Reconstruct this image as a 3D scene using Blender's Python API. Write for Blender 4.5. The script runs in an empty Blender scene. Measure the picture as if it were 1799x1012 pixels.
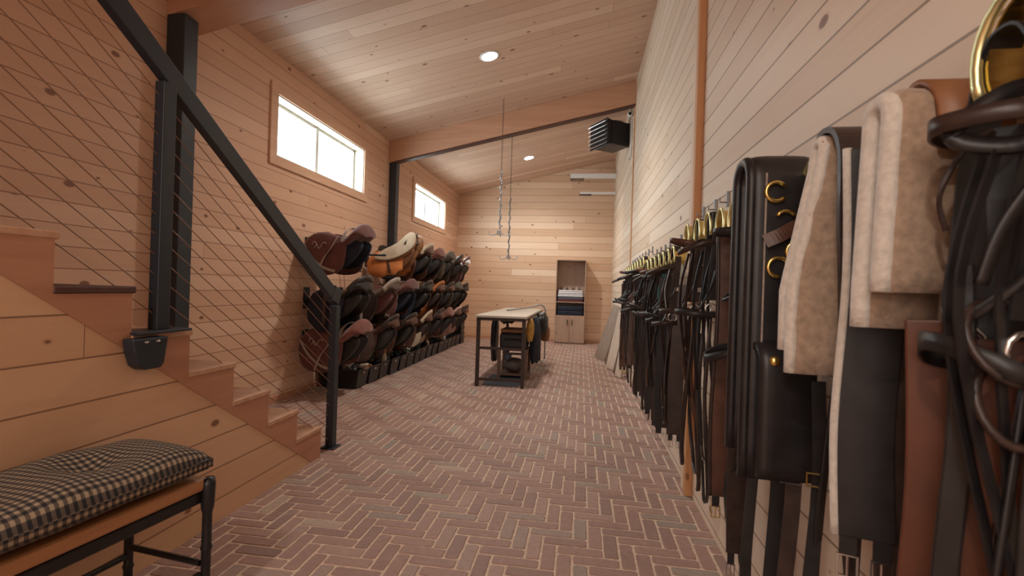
import bpy, bmesh, math, random
from math import sin, cos, pi, radians
from mathutils import Vector, Matrix
random.seed(7)
C = bpy.context.scene.collection

# ------------------------------------------------------------------ materials
def newmat(name):
    m = bpy.data.materials.new(name); m.use_nodes = True
    nt = m.node_tree; b = nt.nodes['Principled BSDF']
    return m, nt, b
def N(nt, t, **k):
    n = nt.nodes.new(t)
    for a, v in k.items():
        if a == 'inp':
            for i, x in v.items(): n.inputs[i].default_value = x
        else: setattr(n, a, v)
    return n
def math_(nt, op, a, b=None, c=None):
    n = nt.nodes.new('ShaderNodeMath'); n.operation = op
    for i, x in enumerate((a, b, c)):
        if x is None: continue
        if isinstance(x, (int, float)): n.inputs[i].default_value = x
        else: nt.links.new(x, n.inputs[i])
    return n.outputs[0]
def mix(nt, fac, a, b):
    n = nt.nodes.new('ShaderNodeMix'); n.data_type = 'RGBA'
    for s, x in ((0, fac), (6, a), (7, b)):
        if isinstance(x, (int, float)): n.inputs[s].default_value = x
        elif isinstance(x, tuple): n.inputs[s].default_value = (*x, 1)
        else: nt.links.new(x, n.inputs[s])
    return n.outputs[2]
def mixm(nt, fac, a, b):
    o = mix(nt, fac, a, b); o.node.blend_type = 'MULTIPLY'; return o
def ramp(nt, fac, stops):
    n = nt.nodes.new('ShaderNodeValToRGB'); e = n.color_ramp.elements
    while len(e) < len(stops): e.new(.5)
    for i, (p, c) in enumerate(stops): e[i].position = p; e[i].color = (*c, 1)
    nt.links.new(fac, n.inputs[0]); return n.outputs[0]
def comb(nt, x, y, z):
    n = nt.nodes.new('ShaderNodeCombineXYZ')
    for i, v in enumerate((x, y, z)):
        if isinstance(v, (int, float)): n.inputs[i].default_value = v
        else: nt.links.new(v, n.inputs[i])
    return n.outputs[0]

def planks(name, ua, va, w, off, stops, seam=(.2, .09, .05), rough=.5, knots=1.0, seamw=.014, length=2.6):
    m, nt, b = newmat(name)
    tc = N(nt, 'ShaderNodeTexCoord'); sp = N(nt, 'ShaderNodeSeparateXYZ'); nt.links.new(tc.outputs['Object'], sp.inputs[0])
    u = sp.outputs[ua]; v = sp.outputs[va]
    vv = math_(nt, 'DIVIDE', math_(nt, 'SUBTRACT', v, off), w)
    idx = math_(nt, 'FLOOR', vv); fr = math_(nt, 'FRACT', vv)
    wn = N(nt, 'ShaderNodeTexWhiteNoise', noise_dimensions='1D'); nt.links.new(idx, wn.inputs['W'])
    u2 = math_(nt, 'ADD', math_(nt, 'DIVIDE', u, length), math_(nt, 'MULTIPLY', wn.outputs[0], 7.3))
    seg = math_(nt, 'FLOOR', u2); fu = math_(nt, 'FRACT', u2)
    wn2 = N(nt, 'ShaderNodeTexWhiteNoise', noise_dimensions='2D'); nt.links.new(comb(nt, idx, seg, 0), wn2.inputs['Vector'])
    base = ramp(nt, wn2.outputs[0], stops)
    # grain
    gv = comb(nt, math_(nt, 'MULTIPLY', u, 1.3), math_(nt, 'MULTIPLY', v, 26), math_(nt, 'MULTIPLY', wn2.outputs[0], 37))
    g = N(nt, 'ShaderNodeTexNoise', inp={'Scale': 1.0, 'Detail': 5, 'Roughness': .62, 'Distortion': .6}); nt.links.new(gv, g.inputs['Vector'])
    gr = ramp(nt, g.outputs[0], [(.25, (.93, .88, .84)), (.5, (1, 1, 1)), (.75, (1.0, .97, .93))])
    col = mixm(nt, .95, base, gr)
    # broad blotches
    bl = N(nt, 'ShaderNodeTexNoise', inp={'Scale': .9, 'Detail': 2}); nt.links.new(comb(nt, u, math_(nt, 'MULTIPLY', v, 3), idx), bl.inputs['Vector'])
    col = mixm(nt, .6, col, ramp(nt, bl.outputs[0], [(.3, (.9, .84, .8)), (.65, (1, 1, 1))]))
    # knots
    kv = comb(nt, math_(nt, 'ADD', math_(nt, 'MULTIPLY', u, 3.1), math_(nt, 'MULTIPLY', idx, 7.71)), math_(nt, 'MULTIPLY', v, 5.2), 0.0)
    vo = N(nt, 'ShaderNodeTexVoronoi', voronoi_dimensions='2D', inp={'Scale': .95, 'Randomness': 1.0}); nt.links.new(kv, vo.inputs['Vector'])
    sc = N(nt, 'ShaderNodeSeparateColor'); nt.links.new(vo.outputs['Color'], sc.inputs[0])
    rad = math_(nt, 'MULTIPLY', math_(nt, 'SUBTRACT', sc.outputs[0], .62), .22 * knots)
    kd = math_(nt, 'SUBTRACT', rad, vo.outputs['Distance'])
    kf = math_(nt, 'MULTIPLY', kd, 60); kf.node.use_clamp = True
    col = mix(nt, math_(nt, 'MULTIPLY', kf, .8), col, (.20, .075, .045))
    halo = math_(nt, 'MULTIPLY', math_(nt, 'ADD', kd, .035), 18); halo.node.use_clamp = True
    col = mixm(nt, math_(nt, 'MULTIPLY', halo, .4), col, (.55, .38, .28))
    # seams
    e1 = math_(nt, 'LESS_THAN', fr, seamw / w * .35)
    e2 = math_(nt, 'LESS_THAN', fu, .0022 / length * 1.5)
    sm = math_(nt, 'MAXIMUM', e1, e2)
    col = mix(nt, math_(nt, 'MULTIPLY', sm, .85), col, seam)
    nt.links.new(col, b.inputs['Base Color'])
    b.inputs['Roughness'].default_value = rough
    # bump
    h = math_(nt, 'SUBTRACT', math_(nt, 'MULTIPLY', g.outputs[0], .06), sm)
    bp = N(nt, 'ShaderNodeBump', inp={'Strength': .35, 'Distance': .004}); nt.links.new(h, bp.inputs['Height'])
    nt.links.new(bp.outputs[0], b.inputs['Normal'])
    return m

def wood(name, c1, c2, axis=0, rough=.5, sc=1.0):
    m, nt, b = newmat(name)
    tc = N(nt, 'ShaderNodeTexCoord'); mp = N(nt, 'ShaderNodeMapping')
    s = [22 * sc] * 3; s[axis] = 1.6 * sc; mp.inputs['Scale'].default_value = s
    nt.links.new(tc.outputs['Object'], mp.inputs[0])
    g = N(nt, 'ShaderNodeTexNoise', inp={'Scale': 1.0, 'Detail': 5, 'Roughness': .6, 'Distortion': .5}); nt.links.new(mp.outputs[0], g.inputs['Vector'])
    col = ramp(nt, g.outputs[0], [(.3, c1), (.7, c2)])
    mp2 = N(nt, 'ShaderNodeMapping'); s2 = [5.] * 3; s2[axis] = 2.6; mp2.inputs['Scale'].default_value = s2; nt.links.new(tc.outputs['Object'], mp2.inputs[0])
    vo = N(nt, 'ShaderNodeTexVoronoi', inp={'Scale': .7}); nt.links.new(mp2.outputs[0], vo.inputs['Vector'])
    k = math_(nt, 'MULTIPLY', math_(nt, 'SUBTRACT', .055, vo.outputs['Distance']), 50); k.node.use_clamp = True
    col = mix(nt, math_(nt, 'MULTIPLY', k, .7), col, tuple(x * .28 for x in c1))
    nt.links.new(col, b.inputs['Base Color']); b.inputs['Roughness'].default_value = rough
    return m

def plain(name, c, rough=.5, metal=0, noise=0, nscale=30, bump=0, spec=None, sheen=0):
    m, nt, b = newmat(name)
    b.inputs['Base Color'].default_value = (*c, 1); b.inputs['Roughness'].default_value = rough; b.inputs['Metallic'].default_value = metal
    if spec is not None: b.inputs['Specular IOR Level'].default_value = spec
    if sheen: b.inputs['Sheen Weight'].default_value = sheen; b.inputs['Sheen Roughness'].default_value = .5
    if noise or bump:
        tc = N(nt, 'ShaderNodeTexCoord'); g = N(nt, 'ShaderNodeTexNoise', inp={'Scale': nscale, 'Detail': 4}); nt.links.new(tc.outputs['Object'], g.inputs['Vector'])
        if noise:
            nt.links.new(ramp(nt, g.outputs[0], [(.3, tuple(x * (1 - noise) for x in c)), (.7, tuple(min(1, x * (1 + noise)) for x in c))]), b.inputs['Base Color'])
        if bump:
            bp = N(nt, 'ShaderNodeBump', inp={'Strength': bump, 'Distance': .004}); nt.links.new(g.outputs[0], bp.inputs['Height']); nt.links.new(bp.outputs[0], b.inputs['Normal'])
    return m

PL = (.78, .47, .29)
M = {}
M['wall_left'] = planks('left_wall_planks', 1, 2, .1225, 1.051, [(.0, (.64, .39, .265)), (.3, (.67, .42, .29)), (.75, (.70, .445, .31)), (1, (.76, .52, .38))], seam=(.26, .12, .07), knots=1.1, length=6.0, seamw=.017)
M['wall_back'] = planks('back_wall_planks', 0, 2, .15, 1.875, [(.0, (.67, .45, .295)), (.35, (.70, .48, .325)), (.8, (.75, .53, .375)), (1, (.85, .66, .50))], seam=(.30, .16, .09), length=6.5, seamw=.02)
M['wall_right'] = planks('right_wall_planks', 1, 2, .1215, 1.612, [(.0, (.69, .56, .43)), (.4, (.73, .60, .47)), (.8, (.77, .65, .53)), (1, (.84, .74, .62))], seam=(.22, .15, .10), seamw=.02, knots=1.15, length=6.5)
M['wall_stairs'] = planks('stair_wall_planks', 1, 2, .151, .859 - .151 * 6, [(.0, (.62, .37, .225)), (.5, (.66, .41, .255)), (1, (.72, .47, .30))], knots=1.4, length=5.5, seamw=.017)
M['ceiling'] = planks('ceiling_planks', 0, 1, .14, .05, [(.0, (.60, .41, .305)), (.35, (.64, .45, .34)), (.8, (.68, .485, .375)), (1, (.77, .59, .465))], seam=(.25, .14, .09), length=5.0)
M['casing'] = wood('casing_wood', (.60, .36, .24), (.72, .46, .32), 1)
M['casing_pale'] = wood('pale_trim_wood', (.66, .50, .37), (.76, .60, .46), 2)
M['jamb'] = wood('jamb_wood', (.46, .39, .30), (.56, .48, .38), 2)
M['trim_orange'] = wood('orange_trim_wood', (.50, .24, .10), (.62, .33, .16), 2)
M['beam'] = wood('beam_wood', (.47, .245, .145), (.58, .32, .20), 0, sc=.5)
M['stringer'] = wood('stringer_wood', (.42, .19, .11), (.52, .26, .16), 1, sc=.7)
M['tread'] = wood('tread_wood', (.48, .26, .16), (.60, .36, .23), 0)
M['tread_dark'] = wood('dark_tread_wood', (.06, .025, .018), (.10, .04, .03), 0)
M['black_steel'] = plain('black_steel', (.022, .028, .038), .45, .1)  # black lifted towards blue, putting the haze into the base colour
M['cable'] = plain('cable_steel', (.27, .15, .095), .5, .3)
M['cab'] = wood('cabinet_laminate', (.36, .235, .17), (.46, .31, .23), 2, sc=.6)
M['board_grey'] = wood('greyish_board', (.25, .175, .13), (.33, .24, .18), 2)
M['board_dark'] = wood('dark_brown_board', (.13, .075, .05), (.2, .12, .08), 2)
M['board_pale'] = wood('pale_board', (.52, .40, .31), (.62, .5, .4), 2)
M['leather_black'] = plain('black_leather', (.014, .0125, .014), .42, noise=.4, nscale=18, bump=.15)
M['leather_dark'] = plain('dark_brown_leather', (.032, .018, .015), .38, noise=.4, nscale=18, bump=.15)
M['leather_brown'] = plain('brown_leather', (.085, .036, .022), .4, noise=.35, nscale=14, bump=.15)
M['leather_tan'] = plain('tan_leather', (.26, .11, .045), .45, noise=.25, nscale=14, bump=.1)
M['leather_rust'] = plain('rust_leather', (.10, .030, .014), .45, noise=.25, nscale=9, bump=.1)
M['suede'] = plain('grey_brown_suede', (.10, .06, .048), .8, noise=.3, nscale=12, bump=.2)
M['maroon'] = plain('maroon_cloth', (.115, .036, .031), .85, noise=.25, nscale=10, bump=.35, sheen=.2)
M['maroon2'] = plain('faded_maroon_cloth', (.20, .065, .05), .85, noise=.25, nscale=10, bump=.35, sheen=.2)
M['orange'] = plain('orange_cloth', (.50, .17, .05), .85, noise=.25, nscale=9, bump=.5)
M['olive'] = plain('olive_cloth', (.10, .082, .06), .9, noise=.3, nscale=10, bump=.4)
M['navy'] = plain('navy_cloth', (.012, .016, .032), .85, noise=.4, nscale=10, bump=.4)
M['grey_strap'] = plain('grey_webbing', (.34, .28, .24), .8, noise=.2, nscale=60)
M['cream'] = plain('cream_cloth', (.52, .42, .31), .9, noise=.12, nscale=12, bump=.3)
M['pink'] = plain('pale_pink_cloth', (.50, .32, .27), .9, noise=.2, nscale=12, bump=.4)
M['white'] = plain('white_plastic', (.75, .74, .72), .4)
M['towel'] = plain('white_towel', (.72, .72, .75), .95, noise=.06, nscale=40, bump=.5)
M['towel_red'] = plain('dark_red_towel', (.16, .05, .05), .95, noise=.2, nscale=40, bump=.5)
M['fleece'] = plain('sheepskin_fleece', (.62, .57, .51), 1.0, noise=.12, nscale=70, bump=.9, sheen=.5)
M['fleece_brown'] = plain('tan_sheepskin', (.34, .245, .175), 1.0, noise=.2, nscale=70, bump=.8, sheen=.4)
M['brass'] = plain('brass', (.78, .60, .22), .28, 1.0)
M['brass_bright'] = plain('pale_polished_brass', (.86, .86, .48), .3, .9)
M['steel'] = plain('bright_steel', (.62, .62, .62), .25, 1.0)
M['galv'] = plain('galvanised_plate', (.32, .34, .37), .5, .7)
M['bin'] = plain('black_bin_plastic', (.014, .013, .014), .42)
M['bristle'] = plain('dark_bristle', (.02, .018, .018), .9, noise=.5, nscale=90, bump=.6)
M['green'] = plain('dark_green_rope', (.02, .055, .04), .8)
M['teal'] = plain('teal_rope', (.03, .16, .15), .8)
M['red'] = plain('red_cloth', (.34, .04, .04), .8)
M['table_top'] = plain('pale_laminate', (.50, .44, .37), .35, noise=.08, nscale=40)
M['table_frame'] = plain('brown_black_steel', (.045, .03, .026), .45, .3)
M['mat_blue'] = plain('blue_grey_rubber', (.10, .115, .15), .8, noise=.15, nscale=80)
M['yellow'] = plain('yellow_canvas', (.48, .27, .06), .85, noise=.3, nscale=20)
M['bag_grey'] = plain('grey_canvas', (.11, .085, .075), .8, noise=.3, nscale=14, bump=.3)
M['vinyl'] = plain('white_vinyl', (.70, .70, .68), .4)
M['bamboo'] = wood('bench_wood', (.33, .15, .06), (.45, .22, .10), 1)
M['black_rod'] = plain('black_cane', (.010, .010, .012), .35, noise=.4, nscale=20, bump=.2)

# gingham cloth
m, nt, b = newmat('gingham_cloth')
tc = N(nt, 'ShaderNodeTexCoord'); sp = N(nt, 'ShaderNodeSeparateXYZ'); nt.links.new(tc.outputs['UV'], sp.inputs[0])
fx = math_(nt, 'LESS_THAN', math_(nt, 'FRACT', math_(nt, 'DIVIDE', sp.outputs[0], .019)), .5)
fy = math_(nt, 'LESS_THAN', math_(nt, 'FRACT', math_(nt, 'DIVIDE', sp.outputs[1], .019)), .5)
s = math_(nt, 'MULTIPLY', math_(nt, 'ADD', fx, fy), .5)
nt.links.new(ramp(nt, s, [(.0, (.33, .25, .17)), (.5, (.095, .07, .055)), (1, (.014, .013, .015))]), b.inputs['Base Color'])
b.inputs['Roughness'].default_value = .9
M['gingham'] = m
# brick with per-brick tint
m, nt, b = newmat('brick_paver')
ge = N(nt, 'ShaderNodeNewGeometry'); tc = N(nt, 'ShaderNodeTexCoord')
base = ramp(nt, ge.outputs['Random Per Island'], [(.0, (.29, .19, .165)), (.3, (.33, .21, .18)), (.6, (.365, .235, .20)), (.85, (.40, .27, .23)), (.97, (.30, .255, .22)), (1, (.46, .36, .29))])
n1 = N(nt, 'ShaderNodeTexNoise', inp={'Scale': 38, 'Detail': 6, 'Roughness': .7}); nt.links.new(tc.outputs['Object'], n1.inputs['Vector'])
col = mixm(nt, .8, base, ramp(nt, n1.outputs[0], [(.3, (.80, .78, .76)), (.62, (1.08, 1.05, 1.03))]))
n2 = N(nt, 'ShaderNodeTexNoise', inp={'Scale': 9, 'Detail': 5, 'Roughness': .75}); nt.links.new(tc.outputs['Object'], n2.inputs['Vector'])
dust = math_(nt, 'MULTIPLY', math_(nt, 'SUBTRACT', n2.outputs[0], .56), 5); dust.node.use_clamp = True
col = mix(nt, math_(nt, 'MULTIPLY', dust, .45), col, (.50, .38, .31))
nt.links.new(col, b.inputs['Base Color']); b.inputs['Roughness'].default_value = .62
bp = N(nt, 'ShaderNodeBump', inp={'Strength': .35, 'Distance': .003}); nt.links.new(n1.outputs[0], bp.inputs['Height']); nt.links.new(bp.outputs[0], b.inputs['Normal'])
M['brick'] = m
M['mortar'] = plain('sandy_mortar', (.64, .49, .385), .9, noise=.18, nscale=45, bump=.3)
def emit(name, c, s):
    m, nt, b = newmat(name); b.inputs['Emission Color'].default_value = (*c, 1); b.inputs['Emission Strength'].default_value = s
    b.inputs['Base Color'].default_value = (*c, 1); return m
M['lamp'] = emit('downlight_lens', (1, .93, .84), 40)
m, nt, b = newmat('window_glass'); nt.nodes.remove(b)
tr = N(nt, 'ShaderNodeBsdfTransparent', inp={0: (.95, 1, 1, 1)}); gl = N(nt, 'ShaderNodeBsdfGlossy', inp={1: .02}); mx = N(nt, 'ShaderNodeMixShader', inp={0: .05})
nt.links.new(tr.outputs[0], mx.inputs[1]); nt.links.new(gl.outputs[0], mx.inputs[2]); nt.links.new(mx.outputs[0], nt.nodes['Material Output'].inputs[0]); M['glass'] = m

# ------------------------------------------------------------------ mesh helpers
def nb(): return bmesh.new()
def obj(name, bm, mat, parent=None, loc=None, rz=0, smooth=False, bevel=0, sub=0, wn=False):
    bmesh.ops.recalc_face_normals(bm, faces=bm.faces[:])
    me = bpy.data.meshes.new(name); bm.to_mesh(me); bm.free()
    mats = mat if isinstance(mat, (list, tuple)) else [mat]
    for x in mats: me.materials.append(M[x])
    if smooth:
        for p in me.polygons: p.use_smooth = True
    o = bpy.data.objects.new(name, me); C.objects.link(o)
    if parent: o.parent = parent
    if loc: o.location = loc
    if rz: o.rotation_euler = (0, 0, rz)
    if bevel:
        md = o.modifiers.new('bevel', 'BEVEL'); md.width = bevel; md.segments = 2; md.limit_method = 'ANGLE'
    if sub:
        md = o.modifiers.new('sub', 'SUBSURF'); md.levels = sub; md.render_levels = sub
    return o
def tag(o, label, cat, group=None):
    o['label'] = label; o['category'] = cat
    if group: o['group'] = group
    return o
def thing(name, label, cat, loc=(0, 0, 0), rz=0, group=None):
    o = bpy.data.objects.new(name, None); C.objects.link(o); o.empty_display_size = .1
    o.location = loc; o.rotation_euler = (0, 0, rz)
    return tag(o, label, cat, group)
def struct(name, bm, mat, **k):
    o = obj(name, bm, mat, **k); o['kind'] = 'structure'; return o
def relabel(o, label, group=None):
    o['label'] = label
    if group: o['group'] = group
def copy_tree(o, parent=None):
    c = o.copy(); C.objects.link(c)
    if parent: c.parent = parent
    for ch in list(o.children): copy_tree(ch, c)
    return c
def box(bm, x0, x1, y0, y1, z0, z1, mi=0):
    vs = [bm.verts.new((x, y, z)) for x in (x0, x1) for y in (y0, y1) for z in (z0, z1)]
    for f in ((0, 1, 3, 2), (4, 6, 7, 5), (0, 4, 5, 1), (2, 3, 7, 6), (0, 2, 6, 4), (1, 5, 7, 3)):
        fc = bm.faces.new([vs[i] for i in f]); fc.material_index = mi
    return vs
def B(*a):
    bm = nb(); box(bm, *a); return bm
def obox(bm, p0, p1, wv, hv):
    """box from p0 to p1 with half-extent vectors wv, hv"""
    p0, p1, wv, hv = Vector(p0), Vector(p1), Vector(wv), Vector(hv)
    vs = []
    for p in (p0, p1):
        for a, c in ((-1, -1), (1, -1), (1, 1), (-1, 1)): vs.append(bm.verts.new(p + a * wv + c * hv))
    for f in ((0, 1, 2, 3), (7, 6, 5, 4), (0, 4, 5, 1), (1, 5, 6, 2), (2, 6, 7, 3), (3, 7, 4, 0)): bm.faces.new([vs[i] for i in f])
def prism(bm, poly, axis, a, b, mi=0):
    def mk(p, t):
        v = [p[0], p[1]]; v.insert(axis, t); return bm.verts.new(v)
    A = [mk(p, a) for p in poly]; Bv = [mk(p, b) for p in poly]; n = len(poly)
    bm.faces.new(A).material_index = mi; bm.faces.new(Bv[::-1]).material_index = mi
    for i in range(n): bm.faces.new([A[i], Bv[i], Bv[(i + 1) % n], A[(i + 1) % n]]).material_index = mi
def smooth_path(pts, n=6, closed=False):
    P = [Vector(p) for p in pts]; L = len(P); out = []
    rng = range(L) if closed else range(L - 1)
    for i in rng:
        if closed: a, b, c, d = P[(i - 1) % L], P[i], P[(i + 1) % L], P[(i + 2) % L]
        else: a, b, c, d = P[max(i - 1, 0)], P[i], P[i + 1], P[min(i + 2, L - 1)]
        for k in range(n):
            t = k / n
            out.append(.5 * ((2 * b) + (c - a) * t + (2 * a - 5 * b + 4 * c - d) * t * t + (3 * b - a - 3 * c + d) * t ** 3))
    if not closed: out.append(P[-1])
    return out
def sweep(bm, pts, prof, hint=(1, 0, 0), closed=False, scale=None):
    """prof: list of (a,b): a along width (the hint direction), b along the normal"""
    P = [Vector(p) for p in pts]; n = len(P); rings = []; last = Vector(hint)
    for i in range(n):
        if closed: t = P[(i + 1) % n] - P[i - 1]
        else: t = P[min(i + 1, n - 1)] - P[max(i - 1, 0)]
        if t.length < 1e-9: t = Vector((0, 0, 1))
        t.normalize(); h = Vector(hint) if not isinstance(hint, str) else last
        w = h - h.dot(t) * t
        if w.length < .15: w = last - last.dot(t) * t
        w.normalize(); last = w; nrm = t.cross(w)
        s = scale[i] if scale else 1
        rings.append([bm.verts.new(P[i] + w * a * s + nrm * b * s) for a, b in prof])
    m = len(prof)
    for i in range(n if closed else n - 1):
        r0, r1 = rings[i], rings[(i + 1) % n]
        for j in range(m): bm.faces.new([r0[j], r0[(j + 1) % m], r1[(j + 1) % m], r1[j]])
    if not closed:
        bm.faces.new(rings[0][::-1]); bm.faces.new(rings[-1])
def tube(bm, pts, r, seg=8, closed=False, hint=(.3, .5, .81), scale=None):
    sweep(bm, pts, [(r * cos(2 * pi * k / seg), r * sin(2 * pi * k / seg)) for k in range(seg)], hint, closed, scale)
def ribbon(bm, pts, w, t, hint, closed=False):
    sweep(bm, pts, [(-w / 2, -t / 2), (w / 2, -t / 2), (w / 2, t / 2), (-w / 2, t / 2)], hint, closed)
def lathe(bm, prof, seg=16, c=(0, 0, 0)):
    rings = [[bm.verts.new((c[0] + r * cos(2 * pi * k / seg), c[1] + r * sin(2 * pi * k / seg), c[2] + z)) for k in range(seg)] for r, z in prof]
    for a, b in zip(rings, rings[1:]):
        for k in range(seg): bm.faces.new([a[k], a[(k + 1) % seg], b[(k + 1) % seg], b[k]])
    bm.faces.new(rings[0][::-1]); bm.faces.new(rings[-1])
def loft(bm, secs, cap=True):
    R = [[bm.verts.new(p) for p in s] for s in secs]; n = len(R[0])
    for a, b in zip(R, R[1:]):
        for k in range(n): bm.faces.new([a[k], a[(k + 1) % n], b[(k + 1) % n], b[k]])
    if cap: bm.faces.new(R[0][::-1]); bm.faces.new(R[-1])
def blob(bm, c, r, seg=12, rings=8, jit=0):
    ret = bmesh.ops.create_uvsphere(bm, u_segments=seg, v_segments=rings, radius=1)
    for v in ret['verts']:
        k = 1 + random.uniform(-jit, jit); v.co = Vector((c[0] + v.co.x * r[0] * k, c[1] + v.co.y * r[1] * k, c[2] + v.co.z * r[2] * k))
def xform(bm, mat):
    bmesh.ops.transform(bm, matrix=mat, verts=bm.verts[:])

# ------------------------------------------------------------------ room shell
XL, XR, YB, YF = -2.836, .655, 10.62, -2.6
SL = (4.01 - 3.23) / (XR - XL)
def zc(x): return 3.23 + (x - XL) * SL
# floor: mortar bed + herringbone pavers (one mesh)
bm = nb(); box(bm, XL - .2, XR + .2, YF - .2, YB + .2, -.1, -.0035, 1)
w = .0675; x0, y0 = -.2724, 2.3639; g = .0052
def paver(ax, ay, bx, by):
    if bx < XL - .02 or ax > XR + .02 or by < -.6 or ay > YB + .05: return
    ax += g; ay += g; bx -= g; by -= g
    ax += random.uniform(-.0012, .0012); bx += random.uniform(-.0012, .0012); ay += random.uniform(-.0012, .0012); by += random.uniform(-.0012, .0012)
    r = random.uniform(.004, .009); dense = ay < 6
    pts = [(ax + r, ay), (bx - r, ay), (bx, ay + r), (bx, by - r), (bx - r, by), (ax + r, by), (ax, by - r), (ax, ay + r)]
    if dense:
        q = []
        for i in range(8):
            a, b_ = pts[i], pts[(i + 1) % 8]; q.append(a)
            L = math.hypot(b_[0] - a[0], b_[1] - a[1])
            if L > .03:
                for k in range(1, 5 if L > .12 else 3):
                    t = k / (5 if L > .12 else 3); j = random.uniform(-.0016, .0016)
                    nx, ny = (a[1] - b_[1]) / L, (b_[0] - a[0]) / L
                    q.append((a[0] + (b_[0] - a[0]) * t + nx * j, a[1] + (b_[1] - a[1]) * t + ny * j))
        pts = q
    cx, cy = (ax + bx) / 2, (ay + by) / 2; dz = random.uniform(-.0012, .0006)
    sx, sy = 1 - .0045 / (bx - ax), 1 - .0045 / (by - ay)
    bot = [bm.verts.new((x, y, -.006)) for x, y in pts]
    mid = [bm.verts.new((x, y, dz - .0022)) for x, y in pts]
    top = [bm.verts.new((cx + (x - cx) * sx, cy + (y - cy) * sy, dz)) for x, y in pts]
    n = len(pts)
    for a, b_ in ((bot, mid), (mid, top)):
        for k in range(n): bm.faces.new([a[k], a[(k + 1) % n], b_[(k + 1) % n], b_[k]])
    bm.faces.new(top)
for r in range(-130, 60):
    for k in range(-40, 40):
        X = x0 + w * (r + 6 * k); Y = y0 - w * r
        if X < XL - .6 or X > XR + .4: continue
        paver(X, Y - w, X + 3 * w, Y)
        paver(X + 3 * w, Y - w, X + 4 * w, Y + 2 * w)
struct('floor', bm, ['brick', 'mortar'])
# left wall with two window openings
WIN = [(4.05, 5.83), (7.74, 9.53)]; WZ0, WZ1 = 2.30, 2.87
bm = nb(); T = .2
box(bm, XL - T, XL, YF, YB + T, -.1, WZ0); 
ys = [YF] + [v for a in WIN for v in a] + [YB + T]
for a, b_ in ((ys[0], ys[1]), (ys[2], ys[3]), (ys[4], ys[5])): box(bm, XL - T, XL, a, b_, WZ0, WZ1)
box(bm, XL - T, XL, YF, YB + T, WZ1, 3.5)
struct('wall_left', bm, 'wall_left')
bm = nb(); prism(bm, [(XL, -.1), (XR, -.1), (XR, zc(XR) + .1), (XL, zc(XL) + .1)], 1, YB, YB + T); struct('wall_back', bm, 'wall_back')
bm = nb(); prism(bm, [(XL, -.1), (XR, -.1), (XR, zc(XR) + .1), (XL, zc(XL) + .1)], 1, YF - T, YF); struct('wall_front', bm, 'wall_back')
struct('wall_right', B(XR, XR + T, YF, YB + T, -.1, 4.3), 'wall_right')
bm = nb(); prism(bm, [(XL - T, zc(XL - T)), (XR + T, zc(XR + T)), (XR + T, zc(XR + T) + .15), (XL - T, zc(XL - T) + .15)], 1, YF - T, YB + T); struct('ceiling', bm, 'ceiling')
# wall seams / trims on the right wall
struct('trim_1', B(XR - .03, XR, 2.875, 2.985, 0, zc(XR)), 'casing_pale', bevel=.003)
struct('trim_2', B(XR - .04, XR, 2.825, 2.875, 0, zc(XR)), 'trim_orange', bevel=.003)
struct('trim_3', B(XR - .012, XR, 6.66, 6.73, 0, zc(XR)), 'trim_orange')
# baseboards
struct('baseboard_left', B(XL, XL + .012, 3.1, YB, 0, .055), 'stringer')
struct('baseboard_back', B(XL + .012, XR, YB - .012, YB, 0, .055), 'beam')
# windows
for i, (a, b_) in enumerate(WIN):
    n = i + 1
    cw = .1
    bm = nb()
    box(bm, XL, XL + .02, a - cw, a, WZ0 - .09, WZ1 + .09); box(bm, XL, XL + .02, b_, b_ + cw, WZ0 - .09, WZ1 + .09)
    box(bm, XL, XL + .02, a, b_, WZ1, WZ1 + .09); box(bm, XL, XL + .02, a, b_, WZ0 - .09, WZ0)
    wr = struct('window_%d' % n, bm, 'casing', bevel=.003)
    bm = nb(); tt = .012
    box(bm, XL - .15, XL + .004, a, a + tt, WZ0, WZ1); box(bm, XL - .15, XL + .004, b_ - tt, b_, WZ0, WZ1)
    box(bm, XL - .15, XL + .004, a, b_, WZ1 - tt, WZ1); box(bm, XL - .15, XL + .004, a, b_, WZ0, WZ0 + tt)
    obj('jamb', bm, 'jamb', wr)
    bm = nb(); f = .03; fx0, fx1 = XL - .17, XL - .12; y1, y2, z1, z2 = a + tt, b_ - tt, WZ0 + tt, WZ1 - tt
    box(bm, fx0, fx1, y1, y1 + f, z1, z2); box(bm, fx0, fx1, y2 - f, y2, z1, z2); box(bm, fx0, fx1, y1, y2, z1, z1 + f); box(bm, fx0, fx1, y1, y2, z2 - f, z2)
    obj('window_frame', bm, 'vinyl', wr, bevel=.003)
    ym = y1 + (y2 - y1) * .49
    obj('meeting_rail', B(fx0 + .005, fx1 + .012, ym - .028, ym + .028, z1 + .02, z2 - .02), 'vinyl', wr, bevel=.003)
    for s_ in ((y1 + f, ym - .028), (ym + .028, y2 - f)):
        obj('pane', B(fx0 + .02, fx0 + .024, s_[0], s_[1], z1 + f, z2 - f), 'glass', wr)
# beams: rafters crossing the room
for i, (ya, yb_) in enumerate(((2.86, 3.13), (6.62, 6.78))):
    D = .31
    bm = nb(); prism(bm, [(XL, zc(XL) - D), (XR, zc(XR) - D), (XR, zc(XR)), (XL, zc(XL))], 1, ya, yb_)
    o = obj('ceiling_beam', bm, 'beam', bevel=.004); o['kind'] = 'structure'
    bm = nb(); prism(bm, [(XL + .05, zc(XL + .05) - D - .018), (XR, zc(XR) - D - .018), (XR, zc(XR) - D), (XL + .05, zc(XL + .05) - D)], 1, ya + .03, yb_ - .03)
    if i: o2 = obj('beam_dark_strip', bm, 'tread_dark', o)  # thin dark strip along the underside of the far beam
    else: bm.free()

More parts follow.
